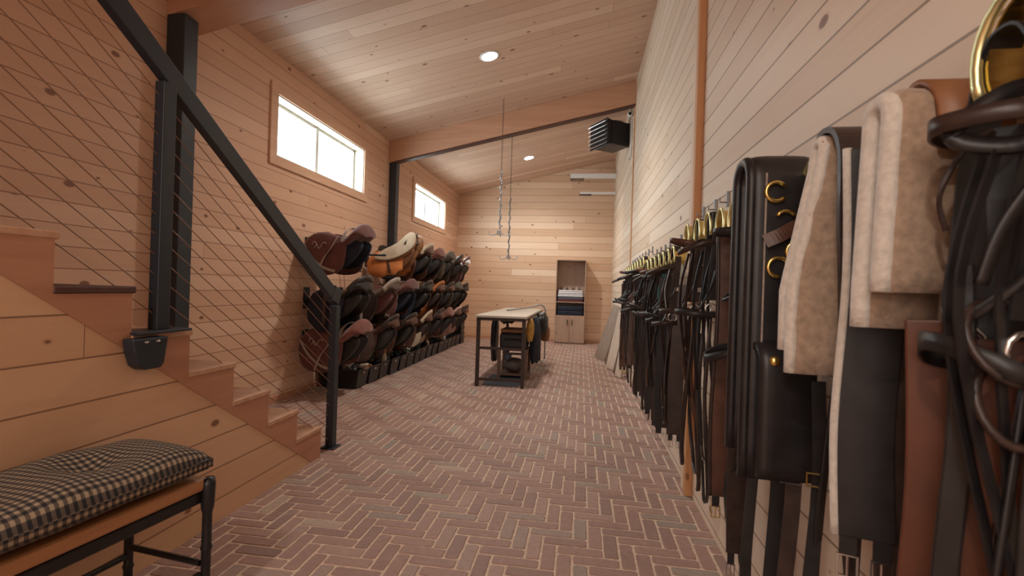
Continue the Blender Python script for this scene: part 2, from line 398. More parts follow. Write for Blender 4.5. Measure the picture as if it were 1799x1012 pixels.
# steel columns under the beams
c1 = obj('steel_column', B(XL + .001, XL + .136, 2.86, 2.98, 0.0, 2.93), 'black_steel', bevel=.006); tag(c1, 'black square steel column against the left wall behind the stair newel', 'column')
c2 = obj('steel_column', B(XL + .001, XL + .11, 6.66, 6.78, 0.0, 2.93), 'black_steel', bevel=.006); tag(c2, 'black square steel column under the far beam, between the two windows', 'column')

# ------------------------------------------------------------------ stairs
XS = -1.66; RUN = .272
def ny(i): return 2.926 - RUN * (i - 1)
RZ = [0.0, .20, .376, .553, .742, .925, 1.108, 1.282]
while len(RZ) < 15: RZ.append(RZ[-1] + .182)
st = thing('staircase', 'pine plank staircase rising along the left wall with open cable railing', 'stairs', (XS, 2.9, 0))
def loc_st(bm): xform(bm, Matrix.Translation((-XS, -2.9, 0)))
NS = 14
ye = ny(NS + 1)
def zlow(y): return max(0.0, 1.143 - .681 * (y - 1.152))
bm = nb()
for i in range(1, NS + 1):
    a, b_ = ny(i + 1), ny(i); t_ = RZ[i] - .026
    pl = [(a, zlow(a)), (b_, zlow(b_)), (b_, t_), (a, t_)] if i > 1 else [(a, zlow(a)), (2.83, 0), (b_, 0), (b_, t_), (a, t_)]
    prism(bm, pl, 0, XS - .03, XS)
bmesh.ops.remove_doubles(bm, verts=bm.verts[:], dist=.0003)
loc_st(bm); obj('stringer', bm, 'stringer', st)
for i in range(1, NS + 1):
    bm = B(XL + (.138 if i < 3 else .003), XS + .005, ny(i + 1) + .0, ny(i) + .012, RZ[i] - .026, RZ[i]); loc_st(bm)
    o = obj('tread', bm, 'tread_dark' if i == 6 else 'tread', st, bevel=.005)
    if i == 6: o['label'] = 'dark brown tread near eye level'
    bm = B(XL + (.138 if i < 3 else .003), XS - .03, ny(i) - .02, ny(i), RZ[i - 1], RZ[i] - .026); loc_st(bm)
    obj('riser', bm, 'stringer', st)
bm = nb(); poly = [(YF, -.1), (2.83, -.1), (2.83, 0.0)]; XW = XS
poly += [(ye, 1.143 - .681 * (ye - 1.152)), (ye, 3.2), (YF, 3.2)]
prism(bm, poly, 0, XS - .15, XS - .004)
struct('wall_stairs', bm, 'wall_stairs')

# ------------------------------------------------------------------ railing
rl = thing('stair_railing', 'black steel stair railing with thin sloping cables and square posts', 'railing', (-1.69, 3.1, 0))
def loc_rl(bm): xform(bm, Matrix.Translation((1.69, -3.1, 0)))
XRAIL = -1.69
def zr(y): return 2.050 - .67 * (y - 1.6)        # centre line of the rail
bm = nb(); ya, yb_ = -.2, 3.06
obox(bm, (XRAIL, ya, zr(ya)), (XRAIL, yb_, zr(yb_)), (.020, 0, 0), Vector((0, .557, .83)) * .042); loc_rl(bm)
obj('handrail', bm, 'black_steel', rl, bevel=.004)
bm = B(XRAIL - .027, XRAIL + .027, 3.085, 3.14, 0.008, .985); box(bm, XRAIL - .05, XRAIL + .05, 3.06, 3.165, 0.001, .009)
loc_rl(bm); obj('end_post', bm, 'black_steel', rl, bevel=.003)
bm = nb(); obox(bm, (XRAIL, 3.05, zr(3.05)), (XRAIL, 3.14, zr(3.14) + .02), (.026, 0, 0), (0, .02, .05)); loc_rl(bm); obj('elbow', bm, 'black_steel', rl, bevel=.006)
bm = B(XRAIL - .02, XRAIL + .025, 1.68, 1.74, .935, 1.93); loc_rl(bm); obj('newel_post', bm, 'black_steel', rl, bevel=.004)
bm = B(XRAIL - .06, XRAIL + .075, 1.56, 1.80, .926, .936); loc_rl(bm)
bk = obj('base_plate', bm, 'black_steel', rl, bevel=.003)
bm = nb(); loft(bm, [[(XS + a, y, z) for a, y in ((.002, yc - h), (.055, yc - h), (.055, yc + h), (.002, yc + h))] for z, yc, h in ((.915, 1.60, .075), (.87, 1.60, .068), (.815, 1.605, .055), (.795, 1.61, .035))]); loc_rl(bm)
hg = obj('side_bracket', bm, 'black_steel', rl, bevel=.006)
for yy in (1.575, 1.625):
    bm = nb(); blob(bm, (XS + .058, yy, .9), (.004, .010, .005), 10, 6); loc_rl(bm); obj('bolt', bm, 'steel', hg, smooth=True)
for k in range(1, 13):
    off = .046 / .824 + .079 * k - .01
    # clip by stair noses (line through noses) on the lower part
    def zz(y): return zr(y) - off
    def nose(y): return .20 + .672 * (2.926 - y) - .0
    ya, yb_ = 1.74, 3.09
    yend = yb_
    if zz(yend) < .06: 
        while yend > ya and zz(yend) < .06: yend -= .01
    if yend - ya > .1 and zz(2.0) > RZ[4] - .1:
        bm = nb(); tube(bm, [(XRAIL, ya, zz(ya)), (XRAIL, yend, zz(yend))], .0022, 6); loc_rl(bm); obj('cable', bm, 'cable', rl)
    ya, yb_ = -.2, 1.68
    if zz(1.61) > 1.0:
        bm = nb(); tube(bm, [(XRAIL, ya, zz(ya)), (XRAIL, yb_, zz(yb_))], .0022, 6); loc_rl(bm); obj('cable', bm, 'cable', rl)

# ------------------------------------------------------------------ ceiling lights
for i, (x, y) in enumerate(((-1.055, 5.03), (-1.06, 9.0), (-1.055, -1.6))):
    t = thing('downlight', ['round recessed downlight in the ceiling, nearer one in front of the beam', 'round recessed downlight in the ceiling beyond the beam', 'round recessed downlight behind the camera'][i], 'light', (x, y, zc(x)))
    t.rotation_euler = (0, -math.atan(SL), 0)
    bm = nb(); lathe(bm, [(.082, -.006), (.098, -.007), (.108, -.004), (.11, .0)], 32)
    obj('trim_ring', bm, 'white', t, smooth=True)
    bm = nb(); lathe(bm, [(.083, -.0085), (.083, -.0065)], 32); obj('lens', bm, 'lamp', t)

# ------------------------------------------------------------------ heater, camera, conduit, wall arms
h = thing('unit_heater', 'black louvred unit heater hanging high on the right wall', 'heater', (.37, 7.5, 3.52), radians(34))
obj('casing', B(-.13, .21, -.2, .2, -.17, .19), 'leather_black', h, bevel=.01)
bm = nb(); loft(bm, [[(-.13, -.19, -.16), (-.13, .19, -.16), (-.13, .19, .18), (-.13, -.19, .18)], [(-.22, -.22, -.2), (-.22, .22, -.2), (-.22, .22, .2), (-.22, -.22, .2)]]); obj('hood', bm, 'leather_black', h)
for k in range(6):
    z = -.165 + k * .066
    bm = nb(); obox(bm, (-.235, -.215, z), (-.235, .215, z), (.03, 0, .022), (.003, 0, -.004)); obj('louver', bm, 'steel', h)
bm = nb(); ribbon(bm, [(.02, .05, .19), (.02, .05, .28), (.16, .05, .30), (.27, .05, .30)], .04, .006, (0, 1, 0)); obj('hanger', bm, 'black_steel', h)
bm = nb(); tube(bm, smooth_path([(-.08, .1, .18), (-.05, .12, .3), (.06, .12, .33), (.15, .1, .29), (.24, .1, .3)]), .006, 6); obj('power_cord', bm, 'tread_dark', h, smooth=True)
t = thing('security_camera', 'small white bullet security camera on the right wall under the beam', 'camera', (.61, 6.97, 3.665), radians(-6))
bm = nb(); tube(bm, [(0, -.06, 0), (0, .06, .01)], .035, 16, hint=(1, 0, 0)); obj('housing', bm, 'white', t, smooth=True)
bm = nb(); tube(bm, [(0, -.068, 0), (0, -.061, 0)], .022, 16, hint=(1, 0, 0)); obj('lens', bm, 'bin', t)
bm = nb(); tube(bm, [(0.0, .05, 0), (.062, .05, 0)], .012, 10); obj('mount', bm, 'white', t)
bm = nb(); tube(bm, [(.643, 7.02, 3.62), (.643, 7.02, 3.2), (.643, 7.06, 3.14), (.643, 7.3, 3.12)], .012, 8)
tag(obj('conduit', bm, 'white', smooth=True), 'thin white conduit running down the wall from the security camera', 'conduit')
t = thing('wall_arm', 'white metal arm with toothed end, upper of two near the far gable', 'bracket', (.65, 10.2, 3.55))
obj('arm', B(-.95, 0.0, -.02, .05, -.04, .06), 'white', t, bevel=.004)
bm = nb()
for k in range(9): box(bm, -.95 + k * .032, -.93 + k * .032, -.02, .05, -.09, -.04)
obj('comb', bm, 'suede', t)
t = thing('wall_arm', 'thin white metal arm, lower of two near the far gable', 'bracket', (.65, 10.2, 3.20))
obj('arm', B(-.74, 0.0, -.015, .03, -.025, .025), 'white', t, bevel=.004)
obj('comb', B(-.76, -.5, -.02, .035, -.045, -.026), 'suede', t)

# hanging chains
def chain(loc, length, label):
    t = thing('hanging_chain', label, 'chain', loc)
    n = int(length / .034); bm = nb(); L0 = length / n
    for k in range(n):
        z = -k * L0 - L0 / 2; a = (k % 2) * pi / 2
        pts = [(cos(a) * .009 * cos(q), sin(a) * .009 * cos(q), z + .021 * sin(q)) for q in [2 * pi * j / 8 for j in range(8)]]
        tube(bm, pts, .0022, 4, closed=True, hint=(sin(a), -cos(a), 0))
    obj('links', bm, 'suede', t)
    bm = nb()
    for k in range(int(length * .45 / .03)):
        z = -length * .56 - k * .03; a = k * 1.3
        blob(bm, (cos(a) * .012, sin(a) * .012, z), (.012, .012, .017), 6, 4, .2)
    obj('slack_links', bm, 'galv', t)
    bm = nb()
    for a in (0, 1.57, 3.14, 4.71):
        tube(bm, smooth_path([(0, 0, -length), (cos(a) * .05, sin(a) * .05, -length - .06), (cos(a) * .12, sin(a) * .12, -length - .07), (cos(a) * .14, sin(a) * .14, -length - .02)]), .006, 6)
    obj('tack_hook', bm, 'galv', t, smooth=True)
chain((-1.08, 6.15, zc(-1.08)), 1.72, 'left hanging chain with splayed tack hook, nearer one with the higher hook')
chain((-1.13, 7.3, zc(-1.13)), 1.95, 'right hanging chain with splayed tack hook, farther one reaching lower')

# ------------------------------------------------------------------ cabinet with textiles
cb = thing('storage_cabinet', 'tall narrow greyish wood cabinet with open shelves above two doors', 'cabinet', (-.225, 10.42, 0))
W2, H, Dp = .315, 1.79, .19
obj('side_panel', B(-W2, -W2 + .018, -Dp, Dp, 0, H), 'cab', cb, bevel=.001); obj('side_panel', B(W2 - .018, W2, -Dp, Dp, 0, H), 'cab', cb, bevel=.001)
obj('top_panel', B(-W2 + .018, W2 - .018, -Dp, Dp, H - .018, H), 'cab', cb); obj('back_panel', B(-W2 + .018, W2 - .018, Dp - .01, Dp, 0, H - .018), 'cab', cb)
for z in (.585, .875): obj('shelf', B(-W2 + .018, W2 - .018, -Dp + .005, Dp - .01, z, z + .018), 'cab', cb)
for s_ in (-1, 1):
    d = obj('door', B(min(0, s_ * W2) + .003, max(0, s_ * W2) - .003, -Dp - .018, -Dp - .001, .03, .60), 'cab', cb, bevel=.001)
    obj('door_handle', B(s_ * .05 - .006, s_ * .05 + .006, -Dp - .042, -Dp - .02, .40, .52), 'table_frame', d)
obj('plinth', B(-W2 + .018, W2 - .018, -Dp + .01, Dp - .012, 0, .03), 'cab', cb)
def folded(name, label, z, hgt, wd, mat, cat, x=-.225, y=10.39, group=None):
    bm = nb()
    for k in range(2):
        hh = hgt / 2
        pts = [(-wd / 2, -.15), (wd / 2 - hh / 2, -.15), (wd / 2, 0), (wd / 2 - hh / 2, .15), (-wd / 2, .15)]
        box(bm, -wd / 2 + k * .008, wd / 2 - k * .006, -.16 + k * .004, .14, k * hh, k * hh + hh - .004)
    o = obj(name, bm, mat, loc=(x, y, z), bevel=.014, smooth=True); return tag(o, label, cat, group)
folded('folded_blanket', 'dark red folded towel at the bottom of the white stack in the cabinet', .894, .055, .52, 'towel_red', 'towel')
folded('folded_blanket', 'grey-blue folded towel second from the bottom of the cabinet stack', .95, .05, .53, 'mat_blue', 'towel')
folded('folded_blanket', 'white folded towel in the middle of the cabinet stack', 1.001, .065, .54, 'towel', 'towel')
folded('folded_blanket', 'white folded towel on top of the stack in the cabinet', 1.067, .075, .52, 'towel', 'towel')
folded('folded_rug', 'black folded horse rug in the niche above the cabinet doors', .604, .20, .54, 'navy', 'rug')
for k in range(7):
    bm = nb(); lathe(bm, [(.012, 0), (.014, .02), (.009, .035), (.011, .05), (.004, .062)], 8)
    tag(obj('tassel_clip', bm, 'steel' if k % 2 else 'bin', loc=(-.43 + k * .065, 10.30, 1.143), smooth=True), 'small clip standing in the line along the top towel of the cabinet', 'clip', 'clips on the top towel')

# leaning boards on the right wall
def board(y, wd, length, xb, mat, label, tilt_y=.0, ang=0, th=.02):
    """leans from floor at x=xb to the wall"""
    dx = (XR - .035) - xb; hgt = math.sqrt(max(length ** 2 - dx ** 2, .01))
    d = Vector((dx, tilt_y, hgt)).normalized(); wv = Vector((sin(ang), cos(ang), 0)); wv = (wv - wv.dot(d) * d).normalized(); nv = d.cross(wv)
    bm = nb(); p0 = Vector((0, 0, .012)); obox(bm, p0, p0 + d * length, wv * wd / 2, nv * th / 2)
    return tag(obj('leaning_board', bm, mat, loc=(xb, y, 0), bevel=.002), label, 'board')
board(8.05, .24, .93, .33, 'board_grey', 'wide grey-brown board leaning on the right wall, farthest of the boards', .0, ang=-.75)
board(7.45, .14, .80, .43, 'board_dark', 'narrow dark brown board leaning behind the pale board', ang=-.5)
board(7.1, .24, .86, .45, 'board_pale', 'wide pale board leaning on the right wall between dark narrow ones', ang=-.45)
board(6.72, .10, .62, .49, 'board_dark', 'short dark board leaning at the foot of the far bridles', ang=-.4)
board(6.5, .16, .7, .52, 'board_pale', 'short pale board leaning nearest the hanging bridles', ang=-.4)

# ------------------------------------------------------------------ work table and the goods below
tb = thing('work_table', 'long narrow work table with pale top and dark square steel frame', 'table', (-.9, 6.55, 0))
obj('table_top', B(-.30, .30, -1.17, 1.17, .80, .825), 'table_top', tb, bevel=.003)
for sx in (-1, 1):
    for sy in (-1, 1):
        obj('leg', B(sx * .265 - .02, sx * .265 + .02, sy * 1.12 - .02, sy * 1.12 + .02, 0, .775), 'table_frame', tb, bevel=.002)
    obj('apron', B(sx * .265 - .015, sx * .265 + .015, -1.1, 1.1, .765, .80), 'table_frame', tb)
for sy in (-1, 1):
    obj('apron', B(-.285, .285, sy * 1.12 - .02, sy * 1.12 + .02, .765, .80), 'table_frame', tb)
    for z in (.43, .07): obj('stretcher', B(-.245, .245, sy * 1.12 - .012, sy * 1.12 + .012, z, z + .03), 'table_frame', tb)
tag(obj('rubber_mat', B(-.33, .10, -.3, .35, 0.001, .012), 'mat_blue', loc=(-.79, 5.80, 0)), 'blue-grey rubber mat on the bricks under the near end of the table', 'mat')
ct = thing('two_tier_cart', 'small dark wooden two-tier cart standing under the work table', 'cart', (-.83, 6.15, .0))
for sx in (-1, 1):
    for sy in (-1, 1): obj('post', B(sx * .17 - .018, sx * .17 + .018, sy * .2 - .018, sy * .2 + .018, .0125, .36), 'board_dark', ct)
obj('shelf', B(-.19, .19, -.22, .22, .05, .07), 'board_dark', ct); obj('shelf', B(-.19, .19, -.22, .22, .36, .38), 'board_dark', ct)
bx = thing('hard_case', 'black hard case with tan rim on top of the small cart', 'case', (-.83, 6.12, .381))
obj('body', B(-.17, .17, -.18, .2, 0, .2), 'bin', bx, bevel=.03)
obj('lid', B(-.16, .16, -.17, .19, .201, .245), 'leather_tan', bx, bevel=.012)
bm = nb(); tube(bm, smooth_path([(-.1, -.184, .1), (-.1, -.21, .12), (.1, -.21, .12), (.1, -.184, .1)]), .008, 6); obj('handle', bm, 'leather_black', bx)
bm = nb(); blob(bm, (0, 0, .09), (.15, .18, .09), 16, 10, .03); tag(obj('padded_bag', bm, 'bag_grey', loc=(-.83, 6.12, .07), smooth=True), 'grey padded bag on the lower shelf of the small cart', 'bag')
jg = thing('blue_jug', 'blue plastic jug wedged above the grey bag on the small cart', 'jug', (-.9, 6.02, .24))
bm = nb(); lathe(bm, [(.04, 0), (.05, .01), (.05, .06), (.02, .085), (.018, .1)], 12); obj('body', bm, 'mat_blue', jg, smooth=True)
bm = nb(); lathe(bm, [(.02, .10), (.02, .115)], 12); obj('cap', bm, 'navy', jg)
def hung_cloth(name, label, cat, loc, wx, wy, h_, mat, seed=0, par=None):
    random.seed(seed); n = 14; m_ = 9; bm = nb(); secs = []
    for j in range(m_):
        z = -h_ * j / (m_ - 1); ring = []
        f = .35 + .65 * min(1, (j + 1) / 3) if j < 6 else 1 - .1 * (j - 5)
        for k in range(n):
            a = 2 * pi * k / n; r = 1 + .16 * sin(3 * a + seed) + .1 * sin(5 * a + j * .4)
            ring.append((cos(a) * wx * f * r, sin(a) * wy * f * r, z + .012 * sin(a * 4)))
        secs.append(ring)
    loft(bm, secs); o = obj(name, bm, mat, loc=loc, smooth=True); tag(o, label, cat); return o
hung_cloth('saddle_bag', 'yellow canvas bag hanging beside the near right table leg', 'bag', (-.61, 5.85, .765), .045, .10, .26, 'yellow', 1)
hung_cloth('hanging_rug', 'black rug hanging down the right side of the work table', 'rug', (-.585, 6.35, .76), .06, .3, .58, 'navy', 2)
hung_cloth('hanging_coat', 'dark coat bunched at the far right table corner', 'coat', (-.55, 7.0, .80), .08, .2, .3, 'leather_black', 3)
hung_cloth('brown_cloth', 'brown cloth hanging low at the far end of the table', 'cloth', (-.53, 7.35, .60), .08, .13, .24, 'leather_tan', 4)
hung_cloth('boot_bag', 'long black boot bag hanging behind the left table leg', 'bag', (-1.16, 6.5, .76), .05, .12, .62, 'leather_black', 5)
hung_cloth('folded_pad', 'grey-green saddle pad tucked under the table top', 'pad', (-.98, 6.45, .775), .12, .3, .1, 'olive', 6)
bm = nb(); tube(bm, smooth_path([(-.15, -.5, 0), (.0, -.05, .01), (.10, .45, .02), (.22, .62, .05), (.29, .66, -.03), (.30, .66, -.3), (.30, .66, -.81)], 8), .011, 8)
tag(obj('bent_rod', bm, 'galv', loc=(-.85, 7.0, .84), smooth=True), 'bent steel rod lying on the table and bending down to the floor', 'rod')

# ------------------------------------------------------------------ saddles on the left wall
def seat_loft(bm, puff=0.0, lift=0.0, z0=0.0):
    prof = [(.10, .05, .04), (.12, .12, .07), (.17, .13, .085), (.25, .075, .10), (.34, .055, .125), (.43, .085, .165), (.50, .14, .19), (.55, .175, .18), (.585, .16, .13), (.60, .11, .07)]
    secs = []
    for x, z, hw in prof:
        hw += puff; z += lift + z0; ring = []
        for a in (-1, -.82, -.5, 0, .5, .82, 1): ring.append((x, hw * a, z - (abs(a) ** 2.2) * (.05 + hw * .28)))
        zb = z - .05 - hw * .3 - .03
        for a in (.8, .3, -.3, -.8): ring.append((x, hw * a, zb + (1 - abs(a)) * .035))
        secs.append(ring)
    loft(bm, secs)
def flap_bm(side, outline, ybase, flare, th, pillow=.012):
    """outline in x,z; side +-1"""
    bm = nb(); cx = sum(p[0] for p in outline) / len(outline); cz = sum(p[1] for p in outline) / len(outline)
    def Y(x, z): return ybase + flare * max(0, -z) / .35 - .05 * max(0, z) / .1 * .3
    rings = []
    for s_, off in ((.0, pillow), (.55, pillow * .85), (.9, pillow * .35), (1, 0)):
        rings.append([bm.verts.new((cx + (x - cx) * s_, side * (Y(cx + (x - cx) * s_, cz + (z - cz) * s_) + off + th), cz + (z - cz) * s_)) for x, z in outline] if s_ else None)
    c = bm.verts.new((cx, side * (Y(cx, cz) + pillow + th), cz)); n = len(outline)
    inner = [bm.verts.new((x, side * Y(x, z), z)) for x, z in outline]
    for k in range(n): bm.faces.new([c, rings[1][k], rings[1][(k + 1) % n]])
    for a, b_ in ((rings[1], rings[2]), (rings[2], rings[3]), (rings[3], inner)):
        for k in range(n): bm.faces.new([a[k], b_[k], b_[(k + 1) % n], a[(k + 1) % n]])
    bm.faces.new(inner)
    return bm, Y
FL = smooth_path([(.10, 0, .03), (.06, 0, -.09), (.09, 0, -.22), (.20, 0, -.30), (.33, 0, -.28), (.40, 0, -.16), (.42, 0, -.03), (.36, 0, .04), (.22, 0, .06)], 3, True)
FLAP = [(p.x, p.z) for p in FL]
CV = smooth_path([(.03, 0, .06), (-.01, 0, -.06), (.03, 0, -.19), (.14, 0, -.25), (.30, 0, -.255), (.40, 0, -.20), (.43, 0, -.06), (.42, 0, .04), (.30, 0, .09), (.15, 0, .12)], 3, True)
COVER = [(p.x, p.z) for p in CV]
PN = smooth_path([(.14, 0, .0), (.13, 0, -.10), (.2, 0, -.19), (.36, 0, -.20), (.47, 0, -.14), (.56, 0, -.02), (.5, 0, .03), (.3, 0, .03)], 3, True)
PANEL = [(p.x, p.z) for p in PN]
def ground_strap(bm, side, pts, Y, w_, off):
    P_ = [(x, side * (Y(x, z) + off), z) for x, z in pts]
    ribbon(bm, smooth_path(P_, 5), w_, .004, (.7, 0, .7))
def saddle(kind, cols):
    seat, flap, under, extra = cols
    t = thing('saddle', '', 'saddle')
    # supporting panel
    for s_ in (-1, 1):
        bm, _ = flap_bm(s_, PANEL, .06, .06, .03, .02); obj('panel', bm, under, t, smooth=True)
    if kind == 'covered':
        bm = nb(); seat_loft(bm, .022, .018); obj('seat_cover', bm, seat, t, smooth=True, sub=1)
        for s_ in (-1, 1):
            bm, Y = flap_bm(s_, COVER, .125, .065, .02, .03)
            fo = obj('flap_cover', bm, flap, t, smooth=True)
            bm = nb()
            ground_strap(bm, s_, [(.03, .02), (.12, -.10), (.24, -.19), (.36, -.23)], Y, .022, .056)
            ground_strap(bm, s_, [(.38, .07), (.31, -.03), (.24, -.12), (.19, -.235)], Y, .022, .058)
            obj('strap', bm, 'grey_strap', fo)
            bm = nb()
            for q in ([(.12, .03), (.13, .055), (.16, .04), (.145, .0)], [(.16, .04), (.185, -.005), (.21, .02)], [(.21, .02), (.235, .045), (.26, .03)]):
                tube(bm, smooth_path([(x, s_ * (Y(x, z) + .056), z - .02) for x, z in q], 4), .0045, 5)
            obj('emblem', bm, 'grey_strap', fo)
        bm = nb(); ribbon(bm, smooth_path([(.40, -.16, .02), (.42, -.10, .115), (.43, 0, .145), (.42, .1, .115), (.40, .16, .02)], 5), .028, .006, (1, 0, .3)); obj('seat_strap', bm, 'grey_strap', t)
    elif kind == 'draped':      # loose cloth over the whole saddle
        bm = nb(); seat_loft(bm, .03, .02); obj('seat_cover', bm, seat, t, smooth=True, sub=1)
        for s_ in (-1, 1):
            out = [(x + .008 * sin(k * 2.1), z + .02 * sin(k * 1.7)) for k, (x, z) in enumerate([(x * 1.05 + .03, z * .95) for x, z in COVER])]
            bm, _ = flap_bm(s_, out, .12, .09, .015, .035); obj('flap_cover', bm, flap, t, smooth=True)
    else:
        bm = nb(); seat_loft(bm); obj('seat', bm, seat, t, smooth=True, sub=1)
        bm = nb(); ribbon(bm, smooth_path([(.50, -.185, .04), (.565, -.13, .115), (.60, 0, .15), (.565, .13, .115), (.50, .185, .04)], 5), .05, .012, (.2, 0, 1)); obj('cantle_binding', bm, extra, t, smooth=True)
        for s_ in (-1, 1):
            bm, Y = flap_bm(s_, FLAP, .115, .07, .008, .012); fo = obj('flap', bm, flap, t, smooth=True)
            bm = nb(); ribbon(bm, smooth_path([(.22, s_ * .10, .04), (.25, s_ * .155, -.02), (.26, s_ * .19, -.14), (.27, s_ * .215, -.24)], 4), .028, .005, (1, 0, 0)); obj('stirrup_leather', bm, extra, t)
        if kind == 'leaf':
            lf = [(p.x, p.z) for p in smooth_path([(.10, 0, -.04), (.22, 0, .03), (.40, 0, .08), (.56, 0, .17), (.63, 0, .14), (.60, 0, .02), (.46, 0, -.06), (.26, 0, -.09)], 3, True)]
            for s_ in (-1, 1):
                bm, _ = flap_bm(s_, lf, .175, .05, .012, .008); obj('underflap', bm, 'cream', t, smooth=True)
                bm, _ = flap_bm(s_, [(x * .98, z * 1.0 + .0) for x, z in lf], .165, .05, .004, .004); xform(bm, Matrix.Translation((.012, 0, -.022))); obj('underflap_edge', bm, 'leather_tan', t, smooth=True)
                oc = [(x + .01 * sin(k * 2.2), z * .8 - .06 + .012 * sin(k * 1.9)) for k, (x, z) in enumerate(COVER)]
                bm, _ = flap_bm(s_, oc, .11, .07, .012, .04); obj('cloth_cover', bm, 'orange', t, smooth=True)
        if kind == 'padded':
            for s_ in (-1, 1):
                bm, _ = flap_bm(s_, [(x * 1.12, z * 1.05 - .01) for x, z in COVER], .085, .07, .012, .01); obj('saddle_pad', bm, extra, t, smooth=True)
        if kind == 'emblem':
            bm = nb()
            for rr in (.045, .03): tube(bm, [(.25 + rr * cos(q), -.195, -.10 + rr * sin(q)) for q in [2 * pi * j / 16 for j in range(16)]], .004, 5, closed=True, hint=(0, 1, 0))
            obj('round_emblem', bm, 'grey_strap', t)
    return t
rack0 = thing('saddle_rack', '', 'rack')
obj('wall_plate', B(0.001, .012, -.05, .05, -.12, .1), 'black_steel', rack0)
bm = nb()
for s_ in (-1, 1): tube(bm, smooth_path([(.01, s_ * .035, -.06), (.08, s_ * .045, -.015), (.5, s_ * .045, -.02), (.53, s_ * .02, -.01)], 3), .009, 8)
obj('arm', bm, 'black_steel', rack0, smooth=True)
kinds = {
 'maroon': ('covered', ('maroon', 'maroon', 'navy', 'grey_strap')),
 'faded': ('covered', ('maroon2', 'maroon', 'leather_black', 'grey_strap')),
 'olive': ('draped', ('olive', 'olive', 'leather_black', 'grey_strap')),
 'orange': ('draped', ('orange', 'orange', 'leather_dark', 'orange')),
 'black': ('bare', ('leather_black', 'navy', 'leather_black', 'leather_dark')),
 'brown': ('bare', ('leather_brown', 'leather_brown', 'leather_black', 'leather_dark')),
 'suede': ('bare', ('suede', 'leather_dark', 'maroon', 'grey_strap')),
 'cream': ('padded', ('leather_black', 'leather_dark', 'leather_tan', 'cream')),
 'brcream': ('padded', ('leather_brown', 'leather_brown', 'leather_dark', 'cream')),
 'pink': ('padded', ('leather_brown', 'pink', 'leather_dark', 'pink')),
 'orpad': ('leaf', ('leather_black', 'leather_black', 'leather_tan', 'leather_dark')),
 'brorange': ('bare', ('leather_brown', 'orange', 'leather_dark', 'orange')),
 'emblem': ('emblem', ('leather_brown', 'suede', 'leather_black', 'leather_dark')),
 'whiteedge': ('bare', ('leather_brown', 'leather_rust', 'leather_black', 'cream')),
 'bluewhite': ('padded', ('towel', 'leather_brown', 'leather_dark', 'maroon')),
}
protos = {}
YS = [4.62, 5.33, 6.0, 6.62, 7.22, 7.80, 8.36, 8.90]
ordn = ['nearest', 'second', 'third', 'fourth', 'fifth', 'sixth', 'seventh', 'last']
rows = [('top', 1.50, ['maroon', None, 'orpad', 'whiteedge', 'faded', 'olive', 'brown', 'bluewhite']),
        ('middle', .99, ['black', 'suede', 'maroon', 'black', 'brorange', 'brown', 'olive', 'black']),
        ('bottom', .555, ['faded', 'emblem', 'brown', 'brcream', 'brown', 'faded', 'pink', 'brown'])]
desc = {'maroon': 'maroon saddle cover with crossed grey straps', 'faded': 'dusty maroon saddle cover with grey straps', 'olive': 'saddle under an olive-grey cloth cover',
 'orange': 'saddle under an orange cloth', 'black': 'black saddle with navy flaps', 'brown': 'dark brown leather saddle', 'suede': 'grey-brown suede-seated saddle', 'cream': 'black saddle on a cream pad',
 'brcream': 'brown saddle on a cream pad', 'pink': 'saddle with pale pink cloth', 'orpad': 'black saddle with cream flaps over orange cloth', 'brorange': 'brown saddle with bright orange flaps',
 'emblem': 'brown saddle with a round emblem on its flap', 'whiteedge': 'rust-flapped saddle with cream cantle edge', 'bluewhite': 'white-topped saddle with brown flaps'}
first_rack = True
for rn, z, lst in rows:
    for i, k in enumerate(lst):
        random.seed(i * 31 + int(z * 100))
        y = YS[i]; zz_ = z + (0 if i else .0) + random.uniform(-.01, .01)
        r = rack0 if first_rack else copy_tree(rack0); first_rack = False
        r.location = (XL, y, zz_)
        r['label'] = 'black steel saddle rack, %s along the %s row from the stairs' % (ordn[i], rn); r['group'] = 'wall saddle racks'
        if k is None: continue
        if k not in protos: protos[k] = saddle(*kinds[k]); s_ = protos[k]
        else: s_ = copy_tree(protos[k])
        s_.location = (XL + .06, y, zz_ - .005); s_.scale = (1.1, 1.12, 1.15)
        s_.rotation_euler = (radians(random.uniform(-3, 3)), radians(-4), radians(random.uniform(-6, 6)))
        if k == 'orpad': s_.rotation_euler = (0, radians(-12), radians(4))
        s_['label'] = '%s, %s in the %s row' % (desc[k], ordn[i], rn); s_['group'] = 'saddles on the left wall'

# ------------------------------------------------------------------ grooming bins below the saddles
def bin_proto():
    t = thing('grooming_bin', '', 'bin')
    bm = nb(); a, b_, h_ = .13, .235, .2
    def ring(sa, z): return [(-b_ * sa, -a * sa, z), (b_ * sa, -a * sa, z), (b_ * sa, a * sa, z), (-b_ * sa, a * sa, z)]
    loft(bm, [ring(.86, 0.004), ring(1, h_), ring(.96, h_), ring(.83, .012)]); obj('tub', bm, 'bin', t, bevel=.006)
    bm = nb(); P_ = [Vector(p) for p in ring(1.02, h_)]
    ribbon(bm, [P_[0], P_[1], P_[2], P_[3]], .022, .006, (0, 0, 1), closed=True); obj('rim', bm, 'bin', t)
    obj('name_tag', B(.236, .2385, -.035, .02, .155, .18), 'grey_strap', t)
    return t
def brush(mat):
    t = thing('dandy_brush', '', 'brush'); bm = nb(); blob(bm, (0, 0, .02), (.035, .08, .018), 12, 6); obj('handle', bm, mat, t, smooth=True)
    bm = nb(); box(bm, -.028, .028, -.07, .07, -.012, .012); obj('bristles', bm, 'bristle', t, bevel=.006); return t
